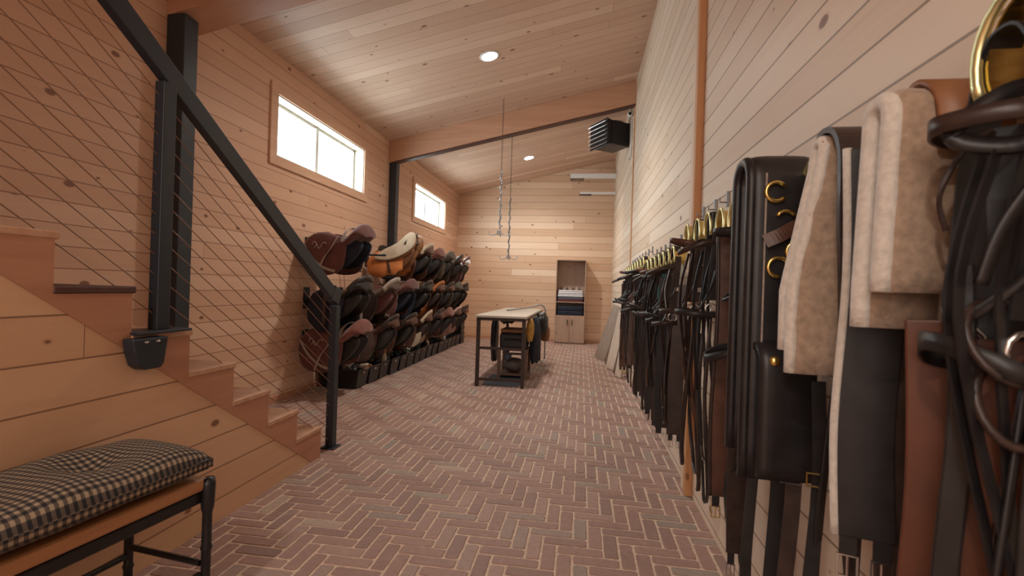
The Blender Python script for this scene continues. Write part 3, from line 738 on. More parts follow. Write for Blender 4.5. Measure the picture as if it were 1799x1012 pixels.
def bottle(mat, capm):
    t = thing('spray_bottle', '', 'bottle'); bm = nb(); lathe(bm, [(.028, 0), (.032, .01), (.032, .12), (.015, .155), (.012, .165)], 14); obj('body', bm, mat, t, smooth=True)
    bm = nb(); lathe(bm, [(.014, .166), (.016, .175), (.013, .20), (.006, .21)], 12); obj('cap', bm, capm, t, smooth=True); return t
def boots(mat):
    t = thing('bell_boot', '', 'boot'); bm = nb(); secs = []
    for z, r in ((0, .065), (.05, .06), (.10, .045), (.13, .04)): secs.append([(r * cos(2 * pi * k / 14), r * .9 * sin(2 * pi * k / 14), z) for k in range(14)])
    loft(bm, secs); obj('shell', bm, mat, t, smooth=True)
    bm = nb(); ribbon(bm, [(.058 * cos(2 * pi * k / 14), .052 * sin(2 * pi * k / 14), .07) for k in range(14)], .025, .006, (0, 0, 1), closed=True); obj('strap', bm, 'grey_strap', t); return t
bin0 = bin_proto(); BR = {m_: brush(m_) for m_ in ('leather_black', 'leather_tan', 'navy')}
BO = {k: bottle(*k) for k in (('cream', 'leather_tan'), ('white', 'red'), ('green', 'bin'))}; BB = {m_: boots(m_) for m_ in ('leather_black', 'pink', 'green')}
used = set()
def take(p):
    if id(p) in used: return copy_tree(p)
    used.add(id(p)); return p
NB = 15
onum = ['first', 'second', 'third', 'fourth', 'fifth', 'sixth', 'seventh', 'eighth', 'ninth', 'tenth', 'eleventh', 'twelfth', 'thirteenth', 'fourteenth', 'fifteenth']
for i in range(NB):
    y = 4.98 + i * .292; b0 = bin0 if i == 0 else copy_tree(bin0); xb = XL + .27
    random.seed(100 + i)
    b0.location = (xb + random.uniform(-.01, .01), y, 0); b0.rotation_euler = (0, 0, random.uniform(-.05, .05))
    b0['label'] = 'black plastic grooming bin, %s of fifteen from the stairs along the saddle wall' % onum[i]; b0['group'] = 'grooming bins under the saddles'
    w_ = 'in the %s bin from the stairs' % onum[i]
    bk = random.choice(list(BR)); o = take(BR[bk]); o.location = (xb + .13, y - .02, .20); o.rotation_euler = (.3, .2, random.uniform(-1, 1)); relabel(o, '%s brush lying %s' % ({'leather_black': 'black', 'leather_tan': 'tan', 'navy': 'navy'}[bk], w_), 'brushes in the bins')
    pk = random.choice(list(BB)) if i not in (0, 4) else 'pink'; o = take(BB[pk]); o.location = (xb + .03, y, .17); o.rotation_euler = (.2, -.3, random.uniform(0, 3)); relabel(o, '%s bell boot %s' % ({'leather_black': 'black', 'pink': 'pale pink', 'green': 'dark green'}[pk], w_), 'bell boots in the bins')
    if i in (0, 2, 5, 6, 8, 11):
        q = {0: 0, 2: 0, 5: 1, 6: 2, 8: 0, 11: 1}[i]; kk = list(BO)[q]; o = take(BO[kk]); o.location = (xb + .17, y + .05, .13 if i else .215)
        o.rotation_euler = (0, 1.35, -.6) if i == 0 else (random.uniform(-.3, .3), random.uniform(-.2, .3), 0); relabel(o, '%s bottle %s' % (['cream', 'white red-capped', 'dark green'][q], w_), 'bottles in the bins')
    bm = nb(); random.seed(i)
    for q in range(4): tube(bm, smooth_path([(random.uniform(-.1, .19), random.uniform(-.09, .09), random.uniform(.16, .27)) for _ in range(5)], 4), .010, 6)
    tag(obj('lead_rope', bm, random.choice(['bristle', 'leather_black', 'green', 'navy']), loc=(xb, y, 0), smooth=True), 'dark lead rope bundled %s' % w_, 'rope', 'lead ropes in the bins')
for k in range(4):
    bm = nb(); box(bm, -.22, .22, -.13, .13, 0, .085); box(bm, -.235, .235, -.145, .145, .085, .105)
    tag(obj('stacked_tray', bm, 'bin', loc=(XL + .27, 9.42, .001 + k * .107), bevel=.006), 'black tray, %s of the four in the stack beyond the bins' % ['lowest', 'second', 'third', 'topmost'][k], 'tray', 'stacked trays')

# ------------------------------------------------------------------ tack on the right wall
XH = XR - .015
def bracket(y, z, label, big=1.0, plate=True):
    t = thing('bridle_bracket', label, 'bracket', (XR, y, z), group='brass bridle brackets')
    R_ = .05 * big
    arc = [(0, R_ * cos(a), R_ * 1.25 * sin(a)) for a in [pi * k / 12 for k in range(-2, 15)]]
    bm = nb(); ribbon(bm, [(-.045 * big, p[1], p[2]) for p in arc], .08 * big, .004, (1, 0, 0)); obj('saddle_band', bm, 'brass', t)
    bm = nb(); tube(bm, [(-.09 * big, p[1] * 1.14, p[2] * 1.14) for p in arc], .006 * big, 8, hint=(1, 0, 0)); obj('front_rim', bm, 'brass_bright', t, smooth=True)
    if plate:
        bm = nb(); box(bm, -.012, -.001, -.008, .008, .10, .17); tube(bm, [(-.012, 0, .12), (-.04, 0, .12), (-.04, 0, .14)], .004, 6); obj('wall_peg', bm, 'galv', t)
    return t
def bridle(y, z, length, mats, label, seed, out=.16, rings=True, width=.018, extras=(), x=XR - .06, name='bridle'):
    random.seed(seed); R = random.uniform
    main, second = mats
    t = thing(name, label, 'bridle', (x, y, z), group='bridles on the right wall')
    sy = .05; L1 = .34 + R(-.03, .03)
    bm = nb()
    for dx in (0, -.022):
        ribbon(bm, smooth_path([(dx - .02, -sy, -L1), (dx - .01, -sy - .008, -.16), (dx, -sy - .004, -.02), (dx, -sy * .6, .058), (dx, 0, .075), (dx, sy * .6, .058), (dx, sy + .004, -.02), (dx - .01, sy + .008, -.16), (dx - .02, sy, -L1)], 4), width, .004, (1, 0, 0))
    obj('headpiece', bm, main, t)
    if rings:
        bm = nb(); o_ = out + R(-.03, .03); dz = R(-.05, .04)
        ribbon(bm, smooth_path([(0, -sy, -.06), (-o_ * .5, -sy - .015, -.06 + dz * .3), (-o_, -.02, -.07 + dz), (-o_, .02, -.07 + dz), (-o_ * .5, sy + .015, -.06 + dz * .3), (0, sy, -.06)], 5), .024, .006, (0, 0, 1)); obj('browband', bm, second, t, smooth=True)
        bm = nb(); o_ = out * 1.0 + R(-.03, .03); dz = R(-.06, .05); zn = -L1 - .05 + R(-.04, .03)
        ribbon(bm, smooth_path([(0, -sy, zn), (-o_ * .6, -sy - .02, zn + dz * .3), (-o_, -.02, zn + dz), (-o_, .03, zn + dz), (-o_ * .6, sy + .02, zn + dz * .3), (0, sy, zn)], 5, True), .026, .006, (0, 0, 1), True); obj('noseband', bm, main, t, smooth=True)
    # bit
    bm = nb(); zb = -L1 - .04
    for s_ in (-1, 1):
        tube(bm, [(-.03 + .026 * cos(q), s_ * .05, zb + .026 * sin(q)) for q in [2 * pi * j / 12 for j in range(12)]], .0045, 6, closed=True, hint=(0, 1, 0))
    tube(bm, [(-.03, -.05, zb - .02), (-.03, 0, zb - .035), (-.03, .05, zb - .02)], .006, 6)
    obj('bit', bm, 'steel', t, smooth=True)
    # reins
    for k in range(2):
        a = R(-.05, .05); bwid = R(.035, .08); bot = -length + R(0, .12) + k * R(.05, .2)
        bm = nb(); ribbon(bm, smooth_path([(-.03, -.05, zb - .02), (-.05 + a * .3, -.05 + R(-.03, .03), -length * .6), (-.04 + a, -bwid, bot + .12), (-.03 + a, -bwid * .4, bot + .01), (-.03 + a, bwid * .4, bot), (-.03 + a, bwid, bot + .12), (-.05 - a * .3, .03, -length * .55), (-.03, .05, zb - .02)], 6), .014, .0045, (.6, .3, 0)); obj('rein', bm, main if k == 0 else second, t, smooth=True)
    # loose strap ends
    bm = nb()
    for k in range(3):
        yy = R(-.05, .05); xx = R(-.07, 0); zb2 = -L1 - R(.15, .55)
        ribbon(bm, smooth_path([(xx, yy, -.1), (xx - R(0, .05), yy + R(-.03, .03), -L1), (xx + R(-.03, .03), yy + R(-.04, .04), zb2)], 5), .013, .004, (1, .3, 0))
    obj('cheek_strap', bm, main, t)
    bm = nb(); o_ = out * R(.4, .8)
    ribbon(bm, smooth_path([(-.01, -.05, -.05), (-.03, -.075, -.22), (-o_, 0, -.33 + R(-.05, .05)), (-.03, .075, -.22), (-.01, .05, -.05)], 6), .012, .004, (0, .2, 1)); obj('throatlatch', bm, main, t, smooth=True)
    for k in range(3):
        bm = nb(); zz_ = R(-.35, -.05); s_ = random.choice((-1, 1)); obox(bm, (-.012, s_ * .058, zz_), (-.012, s_ * .058, zz_ - .022), (.012, 0, 0), (0, .002, 0)); obj('buckle', bm, 'steel', t)
    for e in extras: e(t)
    return t
def girth(y, x, ztop, zbot, wd, mat, label, face=0.0, name='girth', buckles='bottom', fold=False, edge=None):
    """long wide strap hanging straight; face = angle of its flat side about z (0: faces the camera side)"""
    t = thing(name, label, 'girth', (x, y, ztop), radians(face), group='girths and wide straps')
    L = ztop - zbot; bm = nb()
    ribbon(bm, smooth_path([(0, 0, 0), (.006, 0, -L * .3), (-.006, .004, -L * .65), (0, 0, -L + .07)], 5), wd, .010, (1, 0, 0)); obj('body', bm, mat, t, bevel=.003)
    if edge:
        bm = nb()
        for s_ in (-1,): tube(bm, smooth_path([(s_ * wd / 2, 0, 0), (s_ * wd / 2 + .006, 0, -L * .3), (s_ * wd / 2 - .006, .004, -L * .65), (s_ * wd / 2, 0, -L + .07)], 5), .008, 6)
        obj('edging', bm, edge, t, smooth=True)
    bm = nb()
    for s_ in (-.28, .28):
        ribbon(bm, [(s_ * wd, 0, -L + .09), (s_ * wd, 0, -L + .03)], wd * .3, .004, (1, 0, 0))
    obj('billet', bm, 'leather_black', t)
    zs = ([-L + .012] if buckles != 'top' else []) + ([.02] if buckles != 'bottom' else [])
    for zz_ in zs:
        for s_ in (-.28, .28):
            q = wd * .17; bm = nb()
            tube(bm, [(s_ * wd - q, 0, zz_ - .02), (s_ * wd + q, 0, zz_ - .02), (s_ * wd + q, 0, zz_ + .02), (s_ * wd - q, 0, zz_ + .02)], .0028, 5, closed=True, hint=(0, 1, 0))
            tube(bm, [(s_ * wd, 0, zz_ - .02), (s_ * wd, 0, zz_ + .02)], .0022, 5)
            obj('buckle', bm, 'steel' if mat != 'leather_brown' else 'brass', t)
    return t

DB, BK, BR_, TN = 'leather_dark', 'leather_black', 'leather_brown', 'leather_tan'
def green_rope(t):
    bm = nb(); tube(bm, smooth_path([(-.06, -.08, -.1), (-.09, -.06, -.22), (-.05, -.07, -.4), (-.07, -.08, -.55)], 5), .008, 6); obj('green_rope', bm, 'teal', t, smooth=True)
def silver(t):
    bm = nb(); tube(bm, smooth_path([(-.05, -.06, -.05), (-.08, -.05, -.2), (-.07, -.06, -.34), (-.09, -.05, -.40)], 5), .004, 6); obj('silver_chain', bm, 'galv', t, smooth=True)
far = [(6.28, 1.385, 1.22, (DB, DB)), (6.05, 1.39, 1.25, (BK, DB)), (5.82, 1.39, 1.18, (DB, BR_)), (5.58, 1.395, 1.28, (BK, BK)), (5.34, 1.40, 1.2, (DB, 'suede')), (5.10, 1.40, 1.27, (BR_, DB)), (4.86, 1.405, 1.3, (BK, BK)), (4.62, 1.41, 1.22, (DB, BK))]
fl = ['farthest bridle on the right wall, dark brown with jutting browband', 'black bridle next to the farthest dark brown one', 'dark bridle with brown browband, third from the far end', 'all-black bridle, fourth from the far end of the wall', 'dark brown bridle with grey-brown browband, fifth from the far end of the wall',
      'reddish brown bridle hanging left of the wall seam cluster', 'long black bridle, seventh from the far end', 'dark brown bridle with black browband, eighth from the far end']
for i, (y, z, L, mm) in enumerate(far):
    bracket(y, z, 'brass bridle bracket in the far group, %s from the far end' % onum[i]); bridle(y, z, L, mm, fl[i], 40 + i, out=.17, width=.022)
mid = [(4.34, 1.36, 1.24, (BK, DB)), (4.13, 1.36, 1.2, (DB, DB)), (3.92, 1.36, 1.15, (BK, TN)), (3.72, 1.365, 1.1, (DB, BR_)), (3.52, 1.365, 1.1, (BK, BK)), (3.32, 1.37, 1.15, (BK, DB)), (3.13, 1.37, 1.1, (DB, DB))]
ml = ['black bridle, farthest of the middle group with pegs above', 'dark brown bridle, second of the middle group', 'black bridle with tan-lined browband in the middle group', 'dark bridle with reddish browband in the middle group', 'plain black bridle at the centre of the middle group',
      'black bridle with teal rope, second from the pale wall trim', 'dark bridle with silver chain beside the pale wall trim']
for i, (y, z, L, mm) in enumerate(mid):
    bracket(y, z, 'brass bridle bracket in the middle group, %s from its far end' % onum[i]); bridle(y, z, L, mm, ml[i], 70 + i, out=.15, width=.024, extras=((green_rope,) if i == 5 else (silver,) if i == 6 else ()))
girth(6.35, .56, 1.25, .10, .09, 'leather_brown', 'brown leather girth at the far end of the bridles', -20)
girth(4.72, .57, 1.25, .12, .07, 'leather_dark', 'narrow dark girth hanging between the far and middle bridles', -15)
girth(5.2, .56, 1.1, .3, .1, 'suede', 'grey-brown wide strap hanging low among the far bridles', -15)
girth(3.78, .56, 1.22, .18, .11, 'leather_black', 'black girth with steel buckles under the middle bridles', -10)
girth(3.62, .58, 1.2, .14, .09, 'leather_dark', 'dark brown girth right of the buckled black one', -15)
girth(3.22, .56, 1.25, .20, .12, 'leather_black', 'wide black girth ending in silver buckles nearest the pale trim', -5)
girth(3.08, .60, 1.2, .2, .09, 'leather_dark', 'dark girth against the pale trim board', -15)
# near group right of the orange trim
for i, (y, z) in enumerate(((2.74, 1.455), (2.50, 1.45), (2.30, 1.45), (2.10, 1.435), (1.92, 1.435))):
    bracket(y, z, 'brass bridle bracket right of the orange post, %s from the post' % onum[i])
bridle(2.54, 1.45, 1.2, (DB, BR_), 'brown bridle with wide protruding browband just right of the orange post', 101, out=.16, width=.024)
bridle(2.24, 1.44, 1.22, (BK, DB), 'black bridle with looped reins between orange post and brown girth', 102, out=.15, width=.024)
girth(1.84, .535, 1.38, .34, .085, 'leather_brown', 'long dark brown leather girth with brass buckles, facing the room', -8, edge='leather_dark')
girth(1.68, .54, 1.36, .22, .07, 'leather_dark', 'dark leather girth directly behind the black surcingle', -8)
bridle(1.74, 1.42, 1.24, (BK, BK), 'black bridle with trailing reins hanging behind the surcingle', 103, out=.14)

def drape(name, label, cat, y, x0, x1, ztop, zfront, zback, th, mat, gap=.05, jag=0, seed=0, smooth=True, rim=None, lean=0):
    """thick strip folded over a peg: profile in y,z extruded along x; front side is nearer the camera"""
    random.seed(seed)
    t = thing(name, label, cat, (0, y, 0))
    n = 10; prof = []
    a_ = [(-gap, zfront + (ztop - gap - zfront) * k / n) for k in range(n + 1)]
    a_ += [(-gap * cos(q), ztop - gap + gap * sin(q)) for q in [pi * k / 8 for k in range(1, 8)]]
    a_ += [(gap, ztop - gap - (ztop - gap - zback) * k / n) for k in range(n + 1)]
    path = [(0, p[0], p[1]) for p in a_]
    bm = nb(); nx = 7; secs = []
    rings = []
    P_ = [Vector(p) for p in path]
    for i, p in enumerate(P_):
        tn = (P_[min(i + 1, len(P_) - 1)] - P_[max(i - 1, 0)]).normalized(); nr = Vector((0, -tn.z, tn.y))
        j0, j1 = random.uniform(-jag, jag), random.uniform(-jag, jag); ring = []
        ln = lean * min(1, max(0, (ztop - .04 - p.z) / .28)); j0 += ln; j1 += ln * .4
        for k in range(nx + 1):
            x = x0 + j0 + (x1 + j1 - x0 - j0) * k / nx; e = min(k, nx - k); hh = th / 2 * (.55 if e == 0 else .9 if e == 1 else 1) + random.uniform(-jag, jag) * .3
            ring.append(Vector((x, p.y, p.z)) + nr * hh)
        for k in range(nx, -1, -1):
            x = x0 + j0 + (x1 + j1 - x0 - j0) * k / nx; e = min(k, nx - k); hh = th / 2 * (.55 if e == 0 else .9 if e == 1 else 1)
            ring.append(Vector((x, p.y, p.z)) - nr * hh)
        rings.append(ring)
    loft(bm, rings); obj('body', bm, mat, t, smooth=smooth)
    if rim:
        bm = nb()
        for x, lf in ((x0 + .004, 1), (x1 - .004, .4)): tube(bm, [(x + lf * lean * min(1, max(0, (ztop - .04 - p.z) / .28)), p.y, p.z) for p in P_], th * .42, 7, hint=(1, 0, 0))
        obj('fleece_edge', bm, rim, t, smooth=True)
    return t, P_
# black surcingle with gold terrets
bracket(1.40, 1.43, 'brass bracket behind the black surcingle')
sg, _ = drape('surcingle', 'thick black padded surcingle with gold rings folded over its bracket', 'surcingle', 1.37, .425, .59, 1.505, .68, .72, .035, 'leather_black', gap=.055, seed=3, rim='leather_black')
for k, (x, z, q0, q1) in enumerate(((.480, 1.412, 40, 320), (.505, 1.339, 30, 150), (.490, 1.221, 20, 290), (.533, 1.262, 90, 300))):
    bm = nb(); tube(bm, [(x + .024 * cos(radians(a)), -.08, z + .024 * sin(radians(a))) for a in range(q0, q1 + 1, 20)], .0055, 8, hint=(0, 1, 0)); obj('terret_ring', bm, 'brass', sg, smooth=True)
bm = nb(); ribbon(bm, smooth_path([(.455, -.085, 1.285), (.485, -.095, 1.30), (.53, -.095, 1.325), (.60, -.085, 1.34)], 5), .034, .006, (0, 0, 1)); obj('keeper_strap', bm, 'leather_brown', sg)
bm = nb(); tube(bm, [(.457, -.078, z) for z in (.95, 1.2, 1.46)], .0025, 6); obj('piping', bm, 'grey_strap', sg)
sc2, _ = drape('surcingle', 'shorter black felt pad hanging in front of the surcingle bottom', 'pad', 1.30, .44, .57, 1.02, .70, .74, .03, 'leather_black', gap=.045, seed=4)
for c_ in ((.47, -.06, .99), (.545, -.06, 1.0)):
    bm = nb(); blob(bm, c_, (.013, .01, .013), 10, 6); obj('stud', bm, 'brass', sc2, smooth=True)
# reins and straps below the surcingle
for i, (y, x, zt, zb, wd, mat, lab) in enumerate(((1.52, .52, 1.1, .18, .03, BK, 'narrow black strap hanging below the surcingle, far one'), (1.42, .55, 1.0, .12, .04, BK, 'black strap with folded end below the surcingle, middle one'),
        (1.28, .53, .95, .28, .035, DB, 'dark brown strap with looped end left of the sheepskin'), (1.22, .56, .95, .33, .03, BK, 'thin black strap ending in a loop beneath the sheepskin'), (1.05, .55, 1.0, .22, .025, DB, 'slim dark rein hanging behind the long black girth'))):
    t = thing('hanging_strap', lab, 'strap', (x, y, zt), radians(-12), group='loose straps on the right wall')
    L = zt - zb; bm = nb(); ribbon(bm, smooth_path([(0, 0, 0), (.01, .01, -L * .4), (-.008, -.01, -L * .8), (0, 0, -L)], 5), wd, .005, (1, 0, 0)); obj('body', bm, mat, t)
    bm = nb(); ribbon(bm, smooth_path([(0, 0, -L + .12), (-.022, 0, -L + .05), (-.012, 0, -L - .04), (.012, 0, -L - .04), (.022, 0, -L + .05)], 5, True), .012, .005, (0, 1, 0), True); obj('end_loop', bm, mat, t)
    bm = nb(); tube(bm, [(-wd * .6, -.004, -L * .35), (wd * .6, -.004, -L * .35), (wd * .6, -.004, -L * .35 - .03), (-wd * .6, -.004, -L * .35 - .03)], .003, 6, closed=True, hint=(0, 1, 0)); obj('buckle', bm, 'brass' if i % 2 else 'steel', t)
def rein_loop(y, x, zt, zb, spread, mat, lab, w_=.016, seed=0):
    random.seed(seed); R = random.uniform
    t = thing('looped_reins', lab, 'reins', (x, y, zt), group='looped reins on the right wall'); L = zt - zb
    bm = nb(); ribbon(bm, smooth_path([(0, -.02, 0), (-.02, -spread * .5, -L * .3), (-.01, -spread, -L * .75), (0, -spread * .55, -L * .97), (0, 0, -L), (.01, spread * .55, -L * .95), (.0, spread, -L * .7), (-.02, spread * .3, -L * .3), (0, .02, 0)], 6), w_, .006, (.8, .3, 0)); obj('rein', bm, mat, t, smooth=True)
    bm = nb(); ribbon(bm, [(-.004, -.035, -.02), (-.004, .035, -.02)], .02, .02, (0, 0, 1)); obj('keeper', bm, mat, t)
    return t
rein_loop(2.55, .60, 1.1, .25, .15, BK, 'wide black rein loop hanging just right of the orange post', .018, 1)
rein_loop(2.48, .60, .95, .18, .05, DB, 'narrow brown rein loop within the wider one by the orange post', .016, 2)
rein_loop(4.45, .57, 1.0, .1, .06, DB, 'thin dark rein loop almost touching the floor at the far bridles', .014, 3)
rein_loop(4.0, .57, 1.0, .12, .05, BR_, 'brown rein loop near the floor below the middle bridles', .014, 4)
rein_loop(1.15, .58, 1.0, .15, .1, BK, 'black rein loop low behind the sheepskin girth sleeve', .018, 5)
# sheepskin sleeve B
bracket(1.26, 1.40, 'brass bracket between surcingle and sheepskin sleeve', 1.15, False)
fb, _ = drape('sheepskin_sleeve', 'white-edged sheepskin girth sleeve hanging from a dark strap', 'sheepskin', 1.12, .50, .585, 1.485, .985, 1.03, .03, 'fleece_brown', gap=.018, jag=.005, seed=5, rim='fleece', lean=-.055)
bm = nb(); ribbon(bm, smooth_path([(.545, -.085, .95), (.54, -.085, 1.15), (.535, -.08, 1.30), (.535, -.075, 1.44), (.535, -.04, 1.497), (.54, .03, 1.50), (.55, .07, 1.42)], 5), .062, .012, (1, 0, 0)); obj('top_strap', bm, 'leather_dark', fb)
bm = nb(); tube(bm, smooth_path([(.575, -.09, 1.31), (.54, -.10, 1.26), (.52, -.105, 1.22), (.525, -.10, 1.17), (.56, -.09, 1.12)], 6), .006, 8); obj('loose_cord', bm, 'leather_black', fb, smooth=True)
# long black girth with fleece edge
girth(1.00, .55, 1.44, .62, .095, 'leather_black', 'long wide black girth with fleece edge between the two sheepskins', -20, edge='fleece')
girth(.985, .60, 1.45, .5, .07, 'leather_dark', 'dark brown strap squeezed between the two sheepskins', -20)
# fleece roll C
fc, _ = drape('sheepskin_sleeve', 'thick pale sheepskin roll folded over with tan leather back, near camera', 'sheepskin', .875, .485, .60, 1.475, 1.16, 1.10, .04, 'fleece_brown', gap=.026, jag=.002, seed=6, rim='fleece', lean=-.01)
bm = nb(); ribbon(bm, smooth_path([(.585, -.060, 1.385), (.585, -.052, 1.45), (.585, -.03, 1.49), (.585, 0, 1.505), (.585, .03, 1.49), (.585, .05, 1.44)], 5), .10, .010, (1, 0, 0)); obj('leather_back', bm, 'leather_tan', fc, smooth=True)
bm = nb(); tube(bm, smooth_path([(.56, -.12, 1.39), (.53, -.11, 1.36), (.51, -.10, 1.30), (.52, -.10, 1.25)], 5), .004, 6); obj('tie_cord', bm, 'leather_dark', fc)
# near bridle E with big brass hook
bracket(.69, 1.475, 'large pale brass hook nearest the camera at the right edge', 1.25, False)
eb = bridle(.72, 1.44, 1.0, (BK, DB), 'black bridle nearest the camera hanging from the large brass hook', 200, out=.12, width=.024, x=.575)
def hoops(t, loc, specs, mat):
    for (c, rx, rz_, tilt) in specs:
        bm = nb(); pts = [Vector((rx * cos(q), tilt * sin(q) * .5, rz_ * sin(q))) + Vector(c) for q in [2 * pi * k / 20 for k in range(20)]]
        tube(bm, pts, .006, 8, closed=True, hint=(0, 1, 0)); obj('strap_loop', bm, mat, t, smooth=True)
hoops(eb, None, [((-.045, -.04, -.34), .045, .05, .05), ((-.05, -.05, -.42), .035, .045, .04), ((-.0, -.05, -.44), .03, .05, .05)], 'leather_dark')
bm = nb(); ribbon(bm, smooth_path([(.03, .0, .0), (-.04, -.02, -.02), (-.09, -.01, -.06), (-.085, -.02, -.085), (-.03, -.05, -.09), (.02, -.06, -.02)], 6), .022, .008, (0, .3, 1)); obj('crown_strap', bm, 'leather_black', eb, smooth=True)
bm = nb(); ribbon(bm, smooth_path([(.03, -.05, -.02), (-.03, -.07, -.12), (-.07, -.06, -.2), (-.085, -.05, -.27)], 6), .018, .006, (1, .3, 0)); obj('cheek_strap', bm, 'leather_black', eb, smooth=True)
girth(.80, .555, 1.12, .28, .12, 'leather_rust', 'rust brown leather fender strap below the nearest bridle', -35)
girth(.71, .58, 1.1, .3, .15, 'leather_rust', 'broad reddish brown leather panel low at the right edge', -40)
girth(.62, .555, 1.43, .5, .08, 'leather_black', 'broad black strap at the extreme right edge of the picture', -40)
girth(.74, .515, 1.2, .5, .03, 'leather_black', 'black strap hanging in front of the rust leather panel', -35)
girth(.76, .61, 1.40, .35, .11, 'leather_black', 'wide black strap right behind the nearest bridle', -30)
girth(.845, .60, 1.3, .4, .06, 'leather_dark', 'dark strap between the sheepskin roll and the nearest bridle', -30)

# ------------------------------------------------------------------ bench
bn = thing('bench', 'low wooden bench with black bamboo-style legs in the left foreground', 'bench', (-1.44, 1.075, 0), radians(-7)); bn.scale = (1, 1, 1.055)
W_, L_ = .175, .40
obj('seat', B(-W_, W_, -L_, L_, .415, .455), 'bamboo', bn, bevel=.012)
bm = nb(); box(bm, -W_ + .01, W_ - .01, -L_ + .01, L_ - .01, .375, .412); obj('apron', bm, 'black_rod', bn, bevel=.006)
for sx in (-1, 1):
    for sy in (-1, 1):
        bm = nb(); z = [0, .02, .10, .11, .12, .22, .23, .24, .34, .36, .385, .43, .452]; r = [.016, .015, .014, .018, .014, .015, .019, .015, .015, .02, .021, .023, .019]
        lathe(bm, list(zip(r, z)), 14, (sx * (W_ - .003), sy * (L_ - .003), 0)); obj('leg', bm, 'black_rod', bn, smooth=True)
for z in (.15,):
    for s_ in (-1, 1):
        bm = nb(); tube(bm, [(s_ * (W_ - .01), -L_ + .02, z), (s_ * (W_ - .01), L_ - .02, z)], .010, 8); obj('stretcher', bm, 'black_rod', bn)
        bm = nb(); tube(bm, [(-W_ + .02, s_ * (L_ - .01), z + .03), (W_ - .02, s_ * (L_ - .01), z + .03)], .010, 8); obj('stretcher', bm, 'black_rod', bn)
bm = nb(); nx, nyy = 28, 56; top = []; bot = []
uvl = bm.loops.layers.uv.new('UVMap'); CW, CL = .195, .41
def cush(u, v, s_):
    e = (1 - abs(u) ** 5) * (1 - abs(v) ** 7); e = max(e, 0) ** .5
    h_ = .055 * e
    for tv in (-.55, .35):
        d2 = ((u) * CW) ** 2 + ((v - tv) * CL) ** 2; h_ -= .042 * math.exp(-d2 / .0045) * (1 if s_ > 0 else .2)
    h_ += .006 * sin(v * 9 + u * 2) * e
    return .505 + s_ * (.013 + (h_ if s_ > 0 else h_ * .35))
for s_, G in ((1, top), (-1, bot)):
    for i in range(nx + 1):
        row = []
        for j in range(nyy + 1):
            u = -1 + 2 * i / nx; v = -1 + 2 * j / nyy
            cr = 1 - .03 * (u * u * v * v)
            row.append(bm.verts.new((u * CW * cr, v * CL * cr, cush(u, v, s_))))
        G.append(row)
for s_, G in ((1, top), (-1, bot)):
    for i in range(nx):
        for j in range(nyy):
            f = bm.faces.new([G[i][j], G[i + 1][j], G[i + 1][j + 1], G[i][j + 1]])
            for lp, (a, b_) in zip(f.loops, ((i, j), (i + 1, j), (i + 1, j + 1), (i, j + 1))): lp[uvl].uv = (a / nx * CW * 2, b_ / nyy * CL * 2)
per = [(i, 0) for i in range(nx)] + [(nx, j) for j in range(nyy)] + [(i, nyy) for i in range(nx, 0, -1)] + [(0, j) for j in range(nyy, 0, -1)]
for k in range(len(per)):
    (a, b_), (c_, d_) = per[k], per[(k + 1) % len(per)]
    f = bm.faces.new([top[a][b_], top[c_][d_], bot[c_][d_], bot[a][b_]])
    for lp, (q, v_) in zip(f.loops, ((k, 0), (k + 1, 0), (k + 1, .026), (k, .026))): lp[uvl].uv = (v_, q * .0146)
cu = obj('seat_cushion', bm, 'gingham', loc=(-1.44, 1.075, .0255), rz=radians(-7), smooth=True); tag(cu, 'black and tan gingham tufted cushion lying on the foreground bench', 'cushion')
for zz_ in (.519, .492):
    bm = nb(); tube(bm, [(a * CW * .962, b_ * CL * .968, zz_) for a, b_ in ((-1, -.95), (-.93, -1), (.93, -1), (1, -.95), (1, .95), (.93, 1), (-.93, 1), (-1, .95))], .0035, 6, closed=True, hint=(0, 0, 1)); obj('piping', bm, 'black_rod', cu)
bm = nb()
for v in (-.55, .35): blob(bm, (0, v * CL, .514), (.009, .009, .004), 10, 6)
obj('tuft_button', bm, 'black_rod', cu)

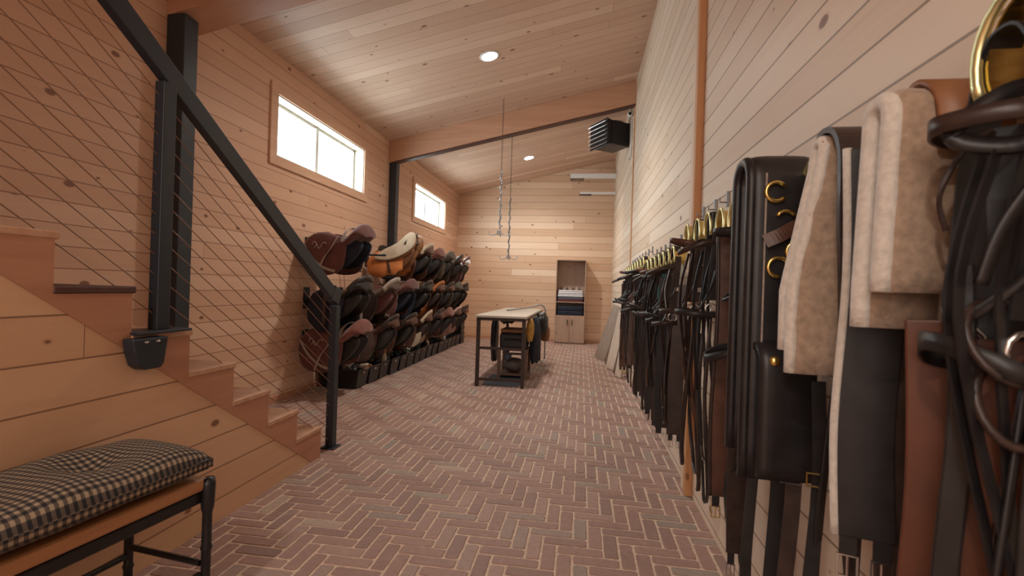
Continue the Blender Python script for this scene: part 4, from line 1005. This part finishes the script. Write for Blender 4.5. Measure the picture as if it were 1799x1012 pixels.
# ------------------------------------------------------------------ light
wd = bpy.data.worlds.new('sky'); bpy.context.scene.world = wd; wd.use_nodes = True
bg = wd.node_tree.nodes['Background']; bg.inputs[0].default_value = (.80, .95, 1, 1); bg.inputs[1].default_value = 2.6
def area(name, loc, rot, sx, sy, power, col):
    l = bpy.data.lights.new(name, 'AREA'); l.shape = 'RECTANGLE'; l.size = sx; l.size_y = sy; l.energy = power; l.color = col
    o = bpy.data.objects.new(name, l); C.objects.link(o); o.location = loc; o.rotation_euler = rot; return o
# daylight entering through each window opening
for a, b_ in WIN:
    area('window_daylight', (XL - .30, (a + b_) / 2, (WZ0 + WZ1) / 2 + .02), (0, radians(-90), 0), .66, 1.95, 44, (.88, .95, 1.0))
# added fill lamp, unseen behind the camera, to brighten the near right wall
area('rear_fill_lamp', (-.9, YF + .35, 2.1), (radians(90), 0, radians(-24)), 1.2, 2.2, 24, (1, .93, .87))
for x, y in ((-1.055, 5.03), (-1.06, 9.0), (-1.055, -1.6)):
    l = bpy.data.lights.new('downlight_beam', 'SPOT'); l.energy = 130; l.color = (1, .92, .82); l.spot_size = radians(150); l.spot_blend = .8; l.shadow_soft_size = .07
    o = bpy.data.objects.new('downlight_beam', l); C.objects.link(o); o.location = (x, y, zc(x) - .03)

# ------------------------------------------------------------------ camera
F, YAW, PITCH, ROLL, HH = 839.43, .144, -.0001, .0321, 1.1473
cam = bpy.data.cameras.new('camera'); co = bpy.data.objects.new('camera', cam); C.objects.link(co)
cam.sensor_width = 36; cam.lens = F / 1799 * 36; cam.clip_start = .02
fv = Vector((-sin(YAW), cos(YAW), 0)); r_ = Vector((cos(YAW), sin(YAW), 0)); u_ = Vector((0, 0, 1))
rr = cos(ROLL) * r_ + sin(ROLL) * u_; uu = -sin(ROLL) * r_ + cos(ROLL) * u_
mt = Matrix((rr, uu, -fv)).transposed().to_4x4(); mt.translation = (0, 0, HH); co.matrix_world = mt
cam.dof.use_dof = True; cam.dof.focus_distance = 3.0; cam.dof.aperture_fstop = 4.0
sc = bpy.context.scene; sc.camera = co
sc.view_settings.view_transform = 'Standard'; sc.view_settings.look = 'None'; sc.view_settings.exposure = .6; sc.view_settings.gamma = 1; sc.view_settings.use_curve_mapping = False
